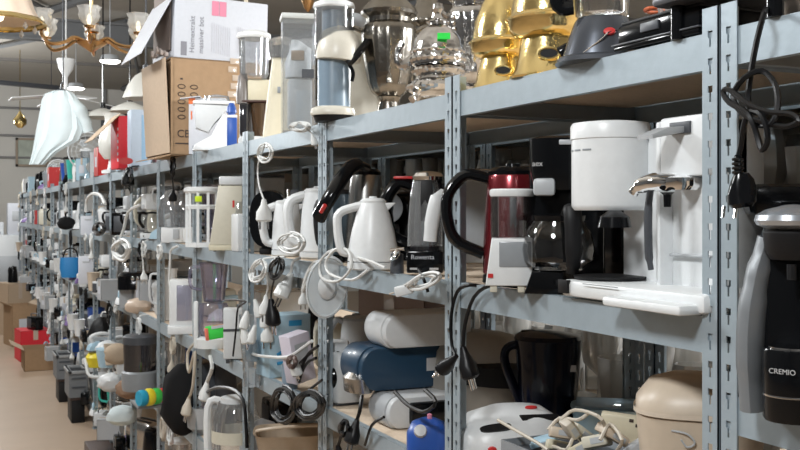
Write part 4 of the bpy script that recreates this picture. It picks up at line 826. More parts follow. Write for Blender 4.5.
for i, (pts, lb) in enumerate([([(560, 420), (575, 410), (598, 416), (606, 428)], 'beige cable arching over the back of the adapter pile'), ([(548, 430), (560, 418), (578, 420), (590, 412)], 'twisted tan cable at the left of the adapter pile'), ([(600, 440), (610, 424), (622, 440), (616, 452)], 'beige cable loop at the right of the adapter pile'), ([(540, 452), (552, 446), (566, 450), (574, 436)], 'pale cable lying along the front of the adapter pile')]):
    cord(lb, [WP(a, c, 1.07+.02*(j % 2)) for j, (a, c) in enumerate(pts)], .0035, CORDC, plugd=None, group='cables on the adapter pile')

# ================================================================ THIRD RACK, SHELF BELOW EYE LEVEL
def bin_body(name, label, u, X, z, ln, h, dp, m, capm, rz=None, knob=None, zrot=0):
    # long appliance lying with a half round end towards the aisle, length into the rack
    y = Yof(u, X); t = thing(name, label, 'toaster', (X, y, z), 0 if rz is None else rz)
    def st(k): return [(h/2*k+h/2-math.cos(a)*h/2*k-h/2*k, h/2+h/2*k*math.sin(a)) for a in [(-PI/2+i*PI/12) for i in range(13)]]
    b = B(); P = [(h*.4-h*.4*math.cos(a), h*.5+h*.5*math.sin(a)) for a in [(-PI/2+i*PI/14) for i in range(15)]]
    P = P+[(ln, h), (ln, 0)]
    b.prism(P, -dp/2, dp/2, 'y', .008); b.build('body', m, t)
    b = B(); P2 = [(-.004+h*.4-h*.42*math.cos(a), h*.5+h*.53*math.sin(a)) for a in [(-PI/2+i*PI/14) for i in range(15)]]; Q2 = [(.03+h*.3-h*.3*math.cos(a), h*.5+h*.44*math.sin(a)) for a in [(PI/2-i*PI/14) for i in range(15)]]
    b.prism(P2+Q2, -dp*.36, dp*.36, 'y', .004); b.build('end_cap', capm, t)
    return t
t = bin_body('lying_toaster', 'slate blue appliance with rounded end and a rating sticker, lying across the third rack', 350, 1.045, Z3+.088, .33, .120, .17, DBLUE, DBLUE)
b = B(); b.box(.225, -.086, .066, .05, .002, .036); b.build('rating_sticker', STICK, t)
b = B(); b.loft([(.012, -.03, -.004, .034, .055, 2.4), (.006, -.03, .035, .032, .053, 2.4), (.008, -.03, .05, .02, .03, 2.4)], 24); b.build('chrome_scoop', STEEL, t)
bin_body('lying_toaster', 'white rounded bread toaster on top of the slate blue appliance', 374, 1.10, Z3+.210, .27, .092, .16, WHITE2, WHITE2)
t = bin_body('lying_toaster', 'grey white and black appliance under the slate blue one', 378, 1.085, Z3+.0, .25, .085, .15, WHITE2, LGREY)
b = B(); b.box(.14, -.01, .04, .16, .17, .06, .006); b.build('black_lower_half', BLACK, t)
toaster('white toaster tilted at the left side of the slate blue appliance', at(343, 1.12, Z3), face(343)+.4, .10, .13, .16, WHITE2, name='tilted_toaster')
coffee('pale appliance standing behind the third upright below the eye level shelf', at(335, 1.10, Z3), face(335), .09, .10, .19, WHITE2, DSMOKE)
kettle('little white kettle behind the slate blue appliance end', at(356, 1.28, Z3), face(356), .06, .24, WHITE2, LGREY, hw=.03)
carton('dusty pink brown carton filling the back of the shelf behind the white toaster', at(405, 1.44, Z3), AISLE, .55, .12, .36, mat('dusty_card', (.30, .22, .19), .8), openf=False)
u = 428; t = thing('blue_steam_tank', 'blue water tank with grey cap and pink knob at the foot of the second upright', 'steam iron', at(u, 1.07, Z3), face(u))
b = B(); b.loft([(0, 0, 0, .052, .05, 3), (0, 0, .05, .052, .05, 3), (0, 0, .075, .04, .04, 2.6), (.0, 0, .085, .02, .02, 2)], 28); b.build('body', BLUE, t)
b = B(); b.lathe([(.016, 0), (.014, .012), (.001, .013)], 20, M=Tr(-.018, -.042, .062) @ R(1.1, 'X')); b.build('filler_cap', STICK, t)
b = B(); b.lathe([(.006, .08), (.006, .095), (.001, .097)], 12, c=(.004, 0, 0)); b.build('knob', PINK, t)
cord('black cable looping over the grey white appliance, third rack', [WP(395, 392, 1.04), WP(408, 405, 1.02), WP(424, 412, 1.02), WP(436, 402, 1.02), WP(425, 390, 1.04)], .005, CORDB, plugd=None)
cord('black cable with plug hanging under the slate blue appliance', [WP(362, 396, A-.01), WP(360, 410, A-.03), WP(357, 420, A-.03)], .0055, CORDB, plugd=(-.3, 0, -1), psc=1.3)
cord('bundle of black plugs hanging lower left of the third upright beam', coilpts(344, 428, A-.03, 5, 8, 3, 44, tail=[(340, 440), (338, 446)]), .005, CORDB, plugd=(.2, 0, -1), psc=1.3)
cord('black cable arcing down beside the third upright', [WP(365, 445, A-.01), WP(372, 425, A-.02), WP(384, 417, A-.02)], .004, CORDB, plugd=None)

# ================================================================ FOURTH RACK, SHELF BELOW EYE LEVEL
t = thing('blue_printed_box', 'pale blue printed carton with blue swirl, fourth rack below eye level', 'box', at(276, 1.07, Z3), AISLE+.1)
b = B(); b.box(-.05, .05, .11, .12, .16, .22, .002); b.build('body', mat('sky_card', (.42, .60, .72), .6), t)
b = B(); b.tube([(.011, -.0, .08), (.011, .03, .10), (.011, .05, .14), (.011, .06, .16)], .006, 6); b.tube([(.011, .0, .05), (.011, .04, .055), (.011, .05, .07)], .006, 6); b.box(.0108, .07, .19, .001, .05, .02); b.build('blue_swirl', mat('swirl_blue', (.03, .30, .60), .6), t)
t = thing('white_leaflet_box', 'small lilac white carton tilted beside the pale blue one', 'box', at(297, 1.05, Z3+.02), AISLE+.3); b = B(); b.box(0, .02, .09, .06, .08, .16, .002, M=R(.2, 'X')); b.build('body', mat('lilac_card', (.62, .58, .66), .6), t); b = B(); b.box(.031, .02, .1, .001, .05, .08, M=R(.2, 'X')); b.build('print', LGREY, t)
t = thing('crumpled_clear_bag', 'crumpled clear plastic bag hanging over the shelf edge by the fourth upright', 'bag', at(252, A-.03, 1.10), face(252))
b = B(); rr = random.Random(3)
b.rings([[Vector((.045*(1-.25*k/6)*math.cos(a)*(1+rr.uniform(-.12, .12)), .035*math.sin(a)*(1+rr.uniform(-.15, .15)), .19-.032*k)) for a in [i*PI/10 for i in range(20)]] for k in range(9)]); b.build('bag', ACRYL, t)
b = B(); b.box(0, 0, .06, .05, .03, .08, .01); b.build('blue_contents', BLUEG, t)
t = thing('stone_blue_jar', 'small stone blue plastic jar in front of the pale blue carton', 'jar', at(290, 1.045, Z3), face(290)); b = B(); b.lathe([(.026, 0), (.028, .08), (.024, .085)], 20); b.build('body', BLUEGREY, t); b = B(); b.lathe([(.02, .085), (.02, .1), (.001, .101)], 18); b.build('lid', BROWN, t)
cord('long white cable sagging across the front of the pale blue carton', [WP(243, 350, A-.02), WP(256, 355, A-.035), WP(272, 357, A-.035), WP(288, 357, A-.03), WP(300, 350, A-.02), WP(312, 341, A-.02)], .0055, CORDW, plugd=None)
cord('brown and white cable end over the pale blue carton', coilpts(292, 362, A-.04, 4, 6, 2, 51), .007, mat('brown_cord', (.10, .06, .05), .5), plugd=(.3, 0, -1), pm=CORDW, psc=1.2)
cord('big black cable coil hanging on the third upright, left loop', coilpts(283, 405, A-.03, 13, 20, 6, 53, jit=.12), .0038, CORDB, plugd=None)
cord('wide black cable coil hanging on the third upright, right loop', coilpts(309, 405, A-.04, 16, 15, 7, 55, jit=.08, head=[(322, 380)]), .0042, CORDB, plugd=None)
t = thing('white_plug_bunch', 'bunch of white plugs hanging at the fourth upright', 'plug', WP(255, 300, A-.04), face(255))
for i, (x, z, r_) in enumerate([(0, 0, .3), (-.02, -.04, -.2), (.02, -.035, .1), (-.03, -.09, .2), (.0, -.09, -.3), (.03, -.085, 0)]): plug(t, (x*1.4, -.004*i, z), (math.sin(r_), 0, -1), CORDW, 1.25)
for i, (pts, lb) in enumerate([([(312, 352), (305, 358), (298, 366), (294, 376)], 'first'), ([(316, 358), (308, 362), (302, 372), (299, 382)], 'second'), ([(318, 346), (309, 353), (303, 364), (300, 370)], 'third')]):
    cord('%s of three dark cables running down beside the white leaflet box' % lb, [WP(a, c, A-.02-.004*i) for a, c in pts], .005, CORDB, plugd=None)
t = thing('beige_tub', 'pink beige plastic tub on the low shelf in the fourth rack, bottom edge', 'tub', at(290, 1.16, Z4), face(290)); b = B(); b.loft([(0, 0, 0, .09, .08, 4), (0, 0, .20, .125, .11, 4), (0, 0, .215, .135, .12, 4), (0, 0, .205, .12, .105, 4), (0, 0, .02, .085, .075, 4)], 32, cap1=True); b.build('body', TAN, t)
b = B(); b.tube([(-.12, 0, .2), (-.10, -.10, .24), (.1, -.10, .25), (.12, 0, .2)], .006, 8); b.build('handle', BEIGE, t)
t = thing('white_ball_lamp', 'grey white round lamp in the low shelf left of the pink beige tub', 'lamp', at(262, 1.12, Z4), face(262)); b = B(); b.lathe([(.04, 0), (.045, .05), (.02, .07), (.05, .1), (.07, .15), (.05, .2), (.001, .22)], 24); b.build('body', LGREY, t); b = B(); b.lathe([(.02, 0), (.02, .02)], 12, c=(0, -.05, .15)); b.build('knob', BLACK, t)

# ================================================================ FIFTH, SIXTH AND SEVENTH RACK, LOWER SHELVES
jug('clear violet mixing jug standing on the juicer in the fifth rack', at(214, 1.075, Z3+.195), face(214), .062, .17, VIOLG)
u = 213; t = thing('white_juicer', 'white juicer with violet clear bowl and a green and red packet, fifth rack', 'juicer', at(u, 1.06, Z3), face(u))
b = B(); b.loft([(0, 0, 0, .07, .06, 3), (0, 0, .04, .072, .062, 3), (0, 0, .05, .05, .05, 3)], 28); b.box(-.072, 0, .1, .02, .05, .2, .006); b.build('base', WHITE, t)
b = B(); b.lathe([(.052, .05), (.062, .08), (.065, .18), (.06, .19), (.001, .192)], 28); b.build('bowl', VIOLG, t)
t = thing('green_packet', 'bright green and red paper packet stuck in front of the juicer bowl', 'packet', at(217, A-.03, Z3+.075), face(217)+.2)
b = B(); b.box(0, 0, .025, .085, .02, .055, .004, M=R(-.12, 'Y')); b.build('packet', GREEN, t); b = B(); b.box(-.04, -.002, .022, .012, .022, .05, .002, M=R(-.12, 'Y')); b.box(.01, -.0102, .05, .05, .002, .008, M=R(-.12, 'Y')); b.build('red_edge', mat('salmon_print', (.75, .18, .12), .6), t)
b = B(); b.box(.01, -.0105, .046, .06, .002, .012, M=R(-.12, 'Y')); b.build('white_band', PAPER, t)
t = thing('white_slab_heater', 'upright white slab appliance tied with black cable beside the fourth upright', 'heater', at(233, 1.045, Z3-.01), face(233)); b = B(); b.box(0, 0, .115, .075, .07, .20, .006); b.build('body', WHITE2, t); b = B(); b.box(0, -.0355, .13, .077, .002, .01); b.build('dark_band', DGREY, t)
for x in (-.02, .02):
    b = B(); b.box(x, 0, .005, .016, .05, .016, .002); b.build('foot', DGREY, t)
cord('thin black cable wrapped over the white slab appliance', [WP(225, 300, A-.04), WP(236, 300, A-.045), WP(246, 302, A-.04), WP(238, 308, A-.045), WP(236, 330, A-.045), WP(233, 356, A-.045)], .004, CORDB, plugd=None)
u = 182; t = thing('white_violet_shredder', 'tall white appliance with violet window, sixth rack second shelf down', 'appliance', at(u, 1.05, Z3), face(u)); b = B(); b.box(0, 0, .13, .12, .12, .26, .012); b.box(0, -.03, .02, .135, .1, .04, .006); b.build('body', WHITE, t); b = B(); b.box(.01, -.062, .15, .07, .006, .17, .003); b.build('violet_window', VIOLG, t); b = B(); b.box(.01, -.058, .15, .068, .002, .165); b.build('inner_panel', PURPLE, t)
jug('pale blue white oval jug left of the tall white violet appliance', at(167, 1.10, Z3), face(167), .055, .28, WHITE, WHITE2)
t = thing('black_bread_box', 'glossy black rounded box lying in the seventh rack', 'box', at(143, 1.10, Z3+.12), face(143)); b = B(); b.loft([(0, 0, 0, .15, .1, 4), (0, 0, .08, .15, .1, 4), (0, 0, .1, .13, .085, 3)], 30); b.build('body', BLACK, t); b = B(); b.box(-.06, -.1, .07, .02, .01, .02, .003); b.box(-.03, -.1, .07, .02, .01, .02, .003); b.build('latch', CHROME, t)
carton('grey carton carrying the glossy black rounded box', at(143, 1.12, Z3), face(143), .28, .2, .115, LGREY, openf=False)
def blob(name, label, cat, u, X, z, r, sq, m, seed, rz=0, n=2.):
    t = thing(name, label, cat, at(u, X, z), face(u)); q = random.Random(seed)
    b = B(); b.rings([[Vector((r*math.sin(PI*(k+.4)/9)*math.cos(a)*(1+q.uniform(-.14, .14)), r*.8*math.sin(PI*(k+.4)/9)*math.sin(a)*(1+q.uniform(-.14, .14)), r*sq*(1-math.cos(PI*(k+.4)/9)))) for a in [i*PI/9 for i in range(18)]] for k in range(9)]); b.build('bundle', m, t)
    return t
blob('cloth_bundle', 'peach cloth bundle under the black rounded box', 'cloth', 140, A+.02, Z3-.02, .09, .55, PEACH, 1)
blob('black_bag', 'big black bag hanging from the low shelf in the sixth rack', 'bag', 183, A-.03, .62, .10, 1.7, BLKCLOTH, 5)
cord('white cable and plug hanging on the upright before the black bag', [WP(198, 340, A-.02), WP(188, 352, A-.03), WP(189, 372, A-.03), WP(195, 352, A-.03), WP(193, 385, A-.03), WP(189, 398, A-.03)], .007, CORDC, plugd=(-.2, 0, -1), psc=1.6)
cord('white plugs hanging from the pot in the fifth rack', [WP(210, 356, A-.03), WP(212, 368, A-.03), WP(207, 382, A-.03)], .008, CORDW, plugd=(-.2, 0, -1), psc=1.6)
u = 140; t = thing('dark_jar_blender', 'grey blender with dark smoked drum, seventh rack low shelf', 'blender', at(u, 1.0, Z4+.02), face(u))
b = B(); b.lathe([(.095, 0), (.10, .02), (.10, .10), (.09, .11)], 30); b.build('base', GREY, t); b = B(); b.lathe([(.088, .11), (.092, .26), (.088, .26)], 30); b.build('drum', DSMOKE, t); b = B(); b.lathe([(.094, .26), (.094, .30), (.08, .31), (.001, .312)], 30); b.build('lid', DGREY, t)
t = thing('grey_tray', 'small grey tray at the low shelf edge under the rainbow bottle', 'tray', at(150, .985, .642), AISLE); b = B(); b.box(0, 0, .008, .2, .16, .016, .004); b.build('body', GREY, t)
t = thing('rainbow_bottle', 'short bottle wrapped in blue, yellow, green and red rings in front of the grey blender', 'toy', at(151, .97, .704), face(151)+.5)
M0 = R(-PI/2+.25, 'Y') 
for k, (m, r_) in enumerate([(mat('cyan_plastic', (.02, .35, .55), .4), .042), (YELLOW, .045), (mat('leaf_green', (.05, .5, .08), .4), .042), (RED, .038)]):
    b = B(); b.lathe([(r_*.9, -.07+.04*k), (r_, -.06+.04*k), (r_, -.04+.04*k), (r_*.9, -.032+.04*k), (.001, -.032+.04*k)], 24, M=R(PI/2, 'Y')); b.build('ring', m, t)
b = B(); b.lathe([(.02, .09), (.02, .13), (.001, .132)], 16, M=R(PI/2, 'Y')); b.build('cap', WHITE, t)
for i, (u, X, z, r, lb) in enumerate([(108, 1.02, .66, .085, 'white cloth bundle above the cardboard flap, upper one'), (112, .98, .50, .09, 'white tangled cloth bundle in the low shelf, middle one'), (122, .98, .36, .09, 'pale striped cloth bundle spilling over the bottom shelf')]):
    blob('cloth_bundle', lb, 'cloth', u, X, z, r, .7, WHITE2 if i < 2 else CLOTH, 60+i)
blob('black_bag', 'glossy black rolled bag on the bottom shelf below the grey blender', 'bag', 152, .99, .19, .12, .7, BLACK, 71)
blob('white_bag', 'white bag on the floor at the bottom edge left of the black rolled bag', 'bag', 140, .90, .0, .12, .8, CLOTH, 72)
blob('dark_coat', 'dark coat hanging behind the eighth upright', 'coat', 101, 1.02, .55, .09, 2.0, MBLACK, 73)
u = 236; t = thing('big_clear_canister', 'large clear canister with cream middle band in the low fifth rack', 'canister', at(u, 1.04, Z4), face(u)); t.scale = (.85, .85, .95)
b = B(); b.lathe([(.10, 0), (.11, .04), (.11, .22), (.09, .27), (.08, .29), (.001, .292)], 28); b.build('body', ACRYL, t); b = B(); b.lathe([(.112, .13), (.112, .18)], 28, cap0=False, cap1=False); b.build('cream_band', CREAM, t); b = B(); b.lathe([(.07, .29), (.07, .31), (.001, .312)], 24); b.build('lid', WHITE2, t)
t = thing('white_frame_stand', 'white plastic stand with rounded legs left of the clear canister', 'stand', at(216, .99, Z4-.02), face(216)); b = B(); b.tube([(-.03, 0, 0), (-.03, 0, .26), (.02, 0, .28), (.04, 0, .25)], .016, 8); b.tube([(.11, 0, 0), (.11, 0, .16)], .018, 8, sub=1); b.build('frame', WHITE, t)
for i, (u, X, lb) in enumerate([(208, 1.16, 'left'), (226, 1.22, 'right')]):
    t = thing('grey_suitcase_heater', 'dark grey slab heater standing in the low fifth rack, %s one' % lb, 'heater', at(u, X, Z4), face(u)); b = B(); b.box(0, 0, .15, .10, .16, .30, .012); b.build('body', DGREY, t); b = B(); b.tube([(-.03, 0, .3), (-.03, 0, .33), (.03, 0, .33), (.03, 0, .3)], .006, 6); b.build('handle', GREY, t)
t = thing('white_pot', 'white enamel pot on the low shelf of the fifth rack', 'pot', at(206, 1.10, Z4), face(206)); 
b = B(); b.lathe([(.05, 0), (.085, .03), (.095, .09), (.097, .125), (.001, .124)], 28); b.build('body', LGREY, t); b = B(); b.box(-.11, 0, .1, .04, .03, .012, .004); b.build('handle', BLACK, t)
cord('black cable arching above the clear canister', [WP(203, 395, A-.03), WP(215, 388, A-.04), WP(232, 389, A-.05), WP(243, 400, A-.05), WP(246, 425, A-.05), WP(247, 448, A-.05)], .007, CORDB, plugd=None)
iron('pale blue steam iron on the low shelf, eighth rack', at(102, 1.0, Z4+.05), face(102)+.3, .24, LBLUE, WHITE)
t = thing('yellow_sponge_tub', 'bright yellow plastic tub on the low shelf, eighth rack', 'tub', at(99, .98, Z4-.06), face(99)); b = B(); b.loft([(0, 0, 0, .07, .06, 3), (0, 0, .07, .09, .08, 3), (0, 0, .1, .07, .06, 3)], 24); b.build('body', YELLOW, t)
b = B(); b.tube([(-.09, 0, .06), (-.06, -.08, -.05), (.06, -.09, -.04), (.09, 0, .06)], .012, 8); b.build('white_handle', WHITE2, t)
blob('sisal_bundle', 'coiled tan rope bundle beside the pale blue iron', 'rope', 118, .99, Z4+.06, .085, .8, TAN, 81)
blob('sisal_bundle', 'loose brown leafy bundle hanging under the coiled rope', 'rope', 130, .99, Z4-.08, .08, .8, mat('dry_leaves', (.28, .18, .12), .9, bump=.5), 82)
t = thing('pale_blue_basin', 'pale blue basin between the rope bundle and yellow tub', 'basin', at(111, 1.02, Z4-.02), face(111)); b = B(); b.loft([(0, 0, 0, .08, .07, 3), (0, 0, .12, .1, .09, 3)], 24); b.build('body', LBLUE, t)
t = thing('blue_shopping_bag', 'bright blue bag hanging on the second shelf, eleventh rack', 'bag', at(70, A-.06, 1.10), face(70)); b = B(); b.loft([(0, 0, 0, .07, .05, 3), (0, 0, .08, .085, .06, 3), (0, 0, .17, .08, .05, 2.6)], 20); b.build('body', mat('azure_bag', (.02, .20, .48), .5), t)
b = B(); b.tube([(-.06, 0, .16), (-.03, -.04, .24), (.04, -.04, .24), (.07, 0, .16)], .006, 6); b.build('handle', BLACK, t)
for i, (u, v, hh, X, lb) in enumerate([(86, 284, .21, .97, 'white upright box hanging at the shelf edge, ninth rack, lower'), (88, 235, .15, 1.02, 'white panel box standing at the eye level shelf edge, ninth rack')]):
    p = WP(u, v, X); t = thing('white_box', lb, 'box', p, face(u)); b = B(); b.box(0, 0, hh/2, .11, .08, hh, .006); b.build('body', PAPER, t); b = B(); b.box(0, -.041, hh*.8, .05, .002, .012); b.build('slot', LGREY, t)
blob('black_bag', 'round black bag at the eye level shelf edge of the tenth rack', 'bag', 66, A-.05, 1.50, .075, .8, BLKCLOTH, 91)
cord('black cable ring hanging at the eye level beam of the ninth rack', coilpts(99, 229, A-.05, 6, 6, 4, 93, jit=.05), .012, CORDB, plugd=None)
cord('wide cream cable arch above the white panel box, ninth rack', [WP(86, 212, A-.06), WP(87, 200, A-.06), WP(92, 194, A-.06), WP(100, 195, A-.06), WP(105, 204, A-.06)], .012, CORDW, plugd=None)
cord('black cable bunch hanging from the top shelf of the seventh rack', coilpts(128, 178, A-.05, 4, 9, 4, 95), .010, CORDB, plugd=(0, 0, -1), psc=2)
cord('white cable coil hanging low at the eye level beam of the seventh rack', coilpts(121, 250, A-.06, 9, 11, 5, 97), .009, CORDW, plugd=None)
cord('long white cable trailing over the white machine in the seventh rack', [WP(140, 205, A-.05), WP(128, 212, A-.06), WP(124, 228, A-.06), WP(118, 244, A-.06)], .009, CORDW, plugd=(0, 0, -1), psc=2)
t = thing('red_price_tag', 'red oval tag below the red carton on the top beam', 'tag', WP(126, 161, .95), face(126)); b = B(); b.loft([(0, 0, 0, .04, .02, 2), (0, 0, .006, .04, .02, 2)], 18, M=R(PI/2, 'X')); b.build('tag', RED, t)

# floor things
for i, (u, X, lb) in enumerate([(64, .93, 'left'), (76, .97, 'right')]):
    t = thing('grey_crate', 'grey slatted plastic crate at the foot of the shelves, %s of the pair' % lb, 'crate', (.955, [9.3, 8.35][i], .205), 0)
    w, d, h = .13, .32, .21; b = B()
    for s in (-1, 1): b.box(s*w/2, 0, h/2, .012, d, h); b.box(0, s*d/2, h/2, w, .012, h)
    b.box(0, 0, .006, w, d, .012); b.build('body', mat('crate_grey', (.16, .17, .18), .6), t)
    b = B()
    for s in (-1, 1): b.box(0, s*d/2, h-.012, w+.03, .03, .024, .004); b.box(s*w/2, 0, h-.012, .03, d+.03, .024, .004)
    b.build('rim', mat('crate_rim', (.30, .31, .32), .5), t)
    b = B()
    for k in range(3): b.box(0, -d/2-.008, .08+.07*k, w*.8, .006, .012)
    b.build('slot_row', DGREY, t)
    t = thing('shadow_plinth', 'added dark plinth with brown top, as shadow under the grey slatted crate, %s one' % lb, 'box', (.955, [9.3, 8.35][i], 0), 0); b = B()  # solid plinth added where only dark shadow lies under the crate
    b.box(0, 0, .09, .10, .28, .18, .004); b.build('body', MBLACK, t)
    b = B(); b.box(0, 0, .19, .12, .30, .02, .003); b.build('lid', BROWN, t)
t = thing('cardboard_sheet', 'flat cardboard sheet sticking out of the bottom shelf into the aisle', 'cardboard', (1.0, 5.9, .18), 0); b = B(); b.box(-.16, 0, .012, .42, .75, .008, M=R(-.02, 'Y')); b.build('sheet', CARDL, t)
t = thing('shadow_tray', 'added dark brown tray as brownish shadow under the cardboard sheet', 'tray', (1.06, 5.2, 0), 0); b = B(); b.box(-.05, 0, .04, .24, .45, .06, .004); b.build('body', BROWN, t)  # added tray, its dark brown stands in for brownish shadow
t = thing('shadow_tray', 'added dark brown tray as brownish shadow on the floor below the grey crates', 'tray', (1.04, 7.0, 0), 0); b = B(); b.box(-.05, 0, .04, .22, .45, .06, .004); b.build('body', BROWN, t)  # second added tray, floor shadow put into its brown colour
for i, (x, y, w, d, h, m, lb) in enumerate([(.93, 11.3, .36, .45, .22, CARD, 'brown open box low in the aisle, nearest of the far boxes'), (.9, 12.0, .32, .4, .34, REDCARD, 'red box behind the brown open box in the aisle'), (.86, 13.4, .3, .4, .5, CARD, 'tall brown box far down the aisle'), (.55, 15.4, .4, .4, .35, mat('violet_grey', (.25, .22, .26), .7), 'violet grey box at the far left of the aisle'), (.85, 14.6, .34, .4, .7, CARDL, 'light cardboard box stacked far down the aisle')]):
    carton(lb, (x, y, 0), 0.1*i, w, d, h, m, openf=(i in (0, 2)), lab=PAPER if i == 2 else None)
# ================================================================ ASSORTED GOODS ON THE FAR RACKS
protos = []
CN = {'white': WHITE, 'off-white': WHITE2, 'cream': CREAM, 'black': BLACK, 'grey': GREY, 'light grey': LGREY, 'dark grey': DGREY, 'steel': STEEL, 'red': RED, 'blue': BLUE, 'slate blue': DBLUE, 'beige': BEIGE, 'violet': PURPLE, 'pale blue': LBLUE, 'brown': CARD, 'teal': TEAL, 'yellow': YELLOW}
def proto(kind, cn):
    m = CN[cn]; o = (0, -30, 0)
    if kind == 'kettle': return kettle('p', o, 0, .068, .235, m, BLACK if cn == 'steel' else m), .2
    if kind == 'toaster': return toaster('p', o, 0, .26, .15, .18, m), .27
    if kind == 'coffee maker': return coffee('p', o, 0, .18, .22, .30, m), .23
    if kind == 'blender': return blender('p', o, 0, .07, .34, m), .19
    if kind == 'deep fryer': return fryer('p', o, 0, .12, .24, m), .25
    if kind == 'box': return carton('p', o, 0, .22, .24, .22, m, openf=False, lab=PAPER), .25
    if kind == 'radio': return radio('p', o, 0, .22, .10, .15, m), .24
    if kind == 'steam iron': return iron('p', o, PI/2, .26, m, WHITE if cn != 'white' else LBLUE), .24
    if kind == 'jug': return jug('p', o, 0, .07, .22, m), .2
KINDS = [('kettle', ['white', 'black', 'steel', 'off-white', 'cream']), ('toaster', ['white', 'black', 'steel', 'cream']), ('coffee maker', ['white', 'black', 'light grey']), ('blender', ['white', 'grey', 'black']), ('deep fryer', ['white', 'off-white', 'grey']),
         ('box', ['brown', 'light grey', 'pale blue', 'red', 'white']), ('radio', ['grey', 'black', 'off-white']), ('steam iron', ['white', 'violet', 'pale blue']), ('jug', ['white', 'blue', 'beige', 'teal'])]
PR = {}
def place(kind, cn, x, y, z, rz, sc, label, group):
    k = (kind, cn)
    if k not in PR:
        t, w = proto(kind, cn); t.location = (x, y, z); t.rotation_euler = (0, 0, rz); t.scale = (sc,)*3; t['label'] = label; t['group'] = group; PR[k] = (t, w)
    else: dup(PR[k][0], (x, y, z), rz, label, group, sc)
HT = {'kettle': .235, 'toaster': .18, 'coffee maker': .3, 'blender': .34, 'deep fryer': .24, 'box': .225, 'radio': .18, 'steam iron': .14, 'jug': .22}
WD = {'kettle': .17, 'toaster': .17, 'coffee maker': .23, 'blender': .17, 'deep fryer': .24, 'box': .25, 'radio': .14, 'steam iron': .13, 'jug': .2}
LV = [(ZT, 'top shelf', .30), (Z2, 'second shelf', .34), (Z3, 'third shelf', .34), (Z4, 'fourth shelf', .34), (Z5, 'bottom shelf', .4)]
rg = random.Random(11)
def fill(k, li, rows, n=3, skip_front=False):
    z, ln, hmax = LV[li]
    for row in rows:
        x = A+[.12, .36][row]
        last = None
        for i in range(n):
            y = S0+k*L+.15+(L-.30)*(i/(n-1) if n > 1 else .5)
            for _ in range(8):
                kind, cols = KINDS[rg.randrange(len(KINDS))]
                if kind != last: break
            last = kind; cn = cols[rg.randrange(len(cols))]
            sc = min(rg.uniform(.85, 1.12), hmax/HT[kind], .27/WD[kind]*((3/n)) )
            pos = {3: ['near end', 'middle', 'far end'], 2: ['near end', 'far end'], 4: ['near end', 'near middle', 'far middle', 'far end']}[n][i]
            rz = AISLE+rg.choice([0, 0, .4, 1.3]) if kind != 'steam iron' else rg.choice([0, PI])
            lab = '%s %s on the %s of the %s rack, %s%s' % (cn, kind, ln, ORD[k+2], pos, ', second row' if row else '')
            place(kind, cn, x+rg.uniform(-.02, .03) if row == 0 else x, y, z, rz, sc, lab, 'assorted goods on the %s' % ln)
for k in range(5, NB):
    for li in range(5):
        if li == 0 and k == 5: continue
        fill(k, li, (0,), 4 if li in (1, 2, 3) else 3)
        if k < 9 and li in (1, 2, 3): fill(k, li, (1,), 2)
for k in (2, 3, 4):
    fill(k, 1, (1,), 2); fill(k, 2, (1,), 2); fill(k, 3, (1,), 2)
for k in (3, 4): fill(k, 4, (0,), 3)
fill(1, 2, (1,), 2) if False else None
fill(3, 3, (1,), 3) if False else None
# stacked second layer of small goods, far racks
for k in range(6, NB):
    for li in (2, 3, 4):
        for i in range(2):
            y = S0+k*L+.25+.38*i; kind, cn = rg.choice([('jug', 'white'), ('radio', 'off-white'), ('steam iron', 'white'), ('box', 'light grey'), ('jug', 'beige'), ('radio', 'black'), ('steam iron', 'violet')])
            z, ln, hm = LV[li]
            place(kind, cn, A-.03, y, z+.0, AISLE+rg.uniform(-.5, .5), .62, 'small %s %s perched at the front edge of the %s, %s rack, %s' % (cn, kind, ln, ORD[k+2], ['nearer', 'farther'][i]), 'small goods at the %s edge' % ln)
# cables hanging over the beams of the far racks
for k in range(4, NB):
    for li in (0, 1, 2, 3):
        z, ln, _ = LV[li]
        for i in range(2 if k < 12 else 1):
            if (li == 0 and i) or rg.random() < .38: continue
            y = S0+k*L+rg.uniform(.12, .7); r = rg.uniform(.03, .055); N = rg.choice([18, 26, 34]); x = A-.02; wp = rg.random() < .45; sq_ = rg.uniform(.7, 1.5)
            col = rg.choice(['white', 'white', 'white', 'black', 'cream']); m = {'white': CORDW, 'black': CORDB, 'cream': CORDC}[col]
            P = [(x+.03, y, z+.005), (x-.012, y, z-.0)]+[(x-.014-.002*j % 3*.001-.006*(j % 3), y+r*math.sin(j*2*PI/8)*(1+rg.uniform(-.2, .2)), z-.01-r*sq_+r*sq_*math.cos(j*2*PI/8)*(1+rg.uniform(-.15, .15))) for j in range(N)]+([(x-.02, y+rg.uniform(-.03, .03), z-.13-rg.uniform(0, .10))] if wp else [])
            cord('%s cable coiled over the %s edge of the %s rack%s' % (col, ln, ORD[k+2], ', '+['nearer coil', 'farther coil'][i] if k < 12 and li else ''), P, .0042, m, plugd=(0, rg.uniform(-.8, .8), -1) if wp else None, psc=1.1, group='cables hanging over the %s' % ln)

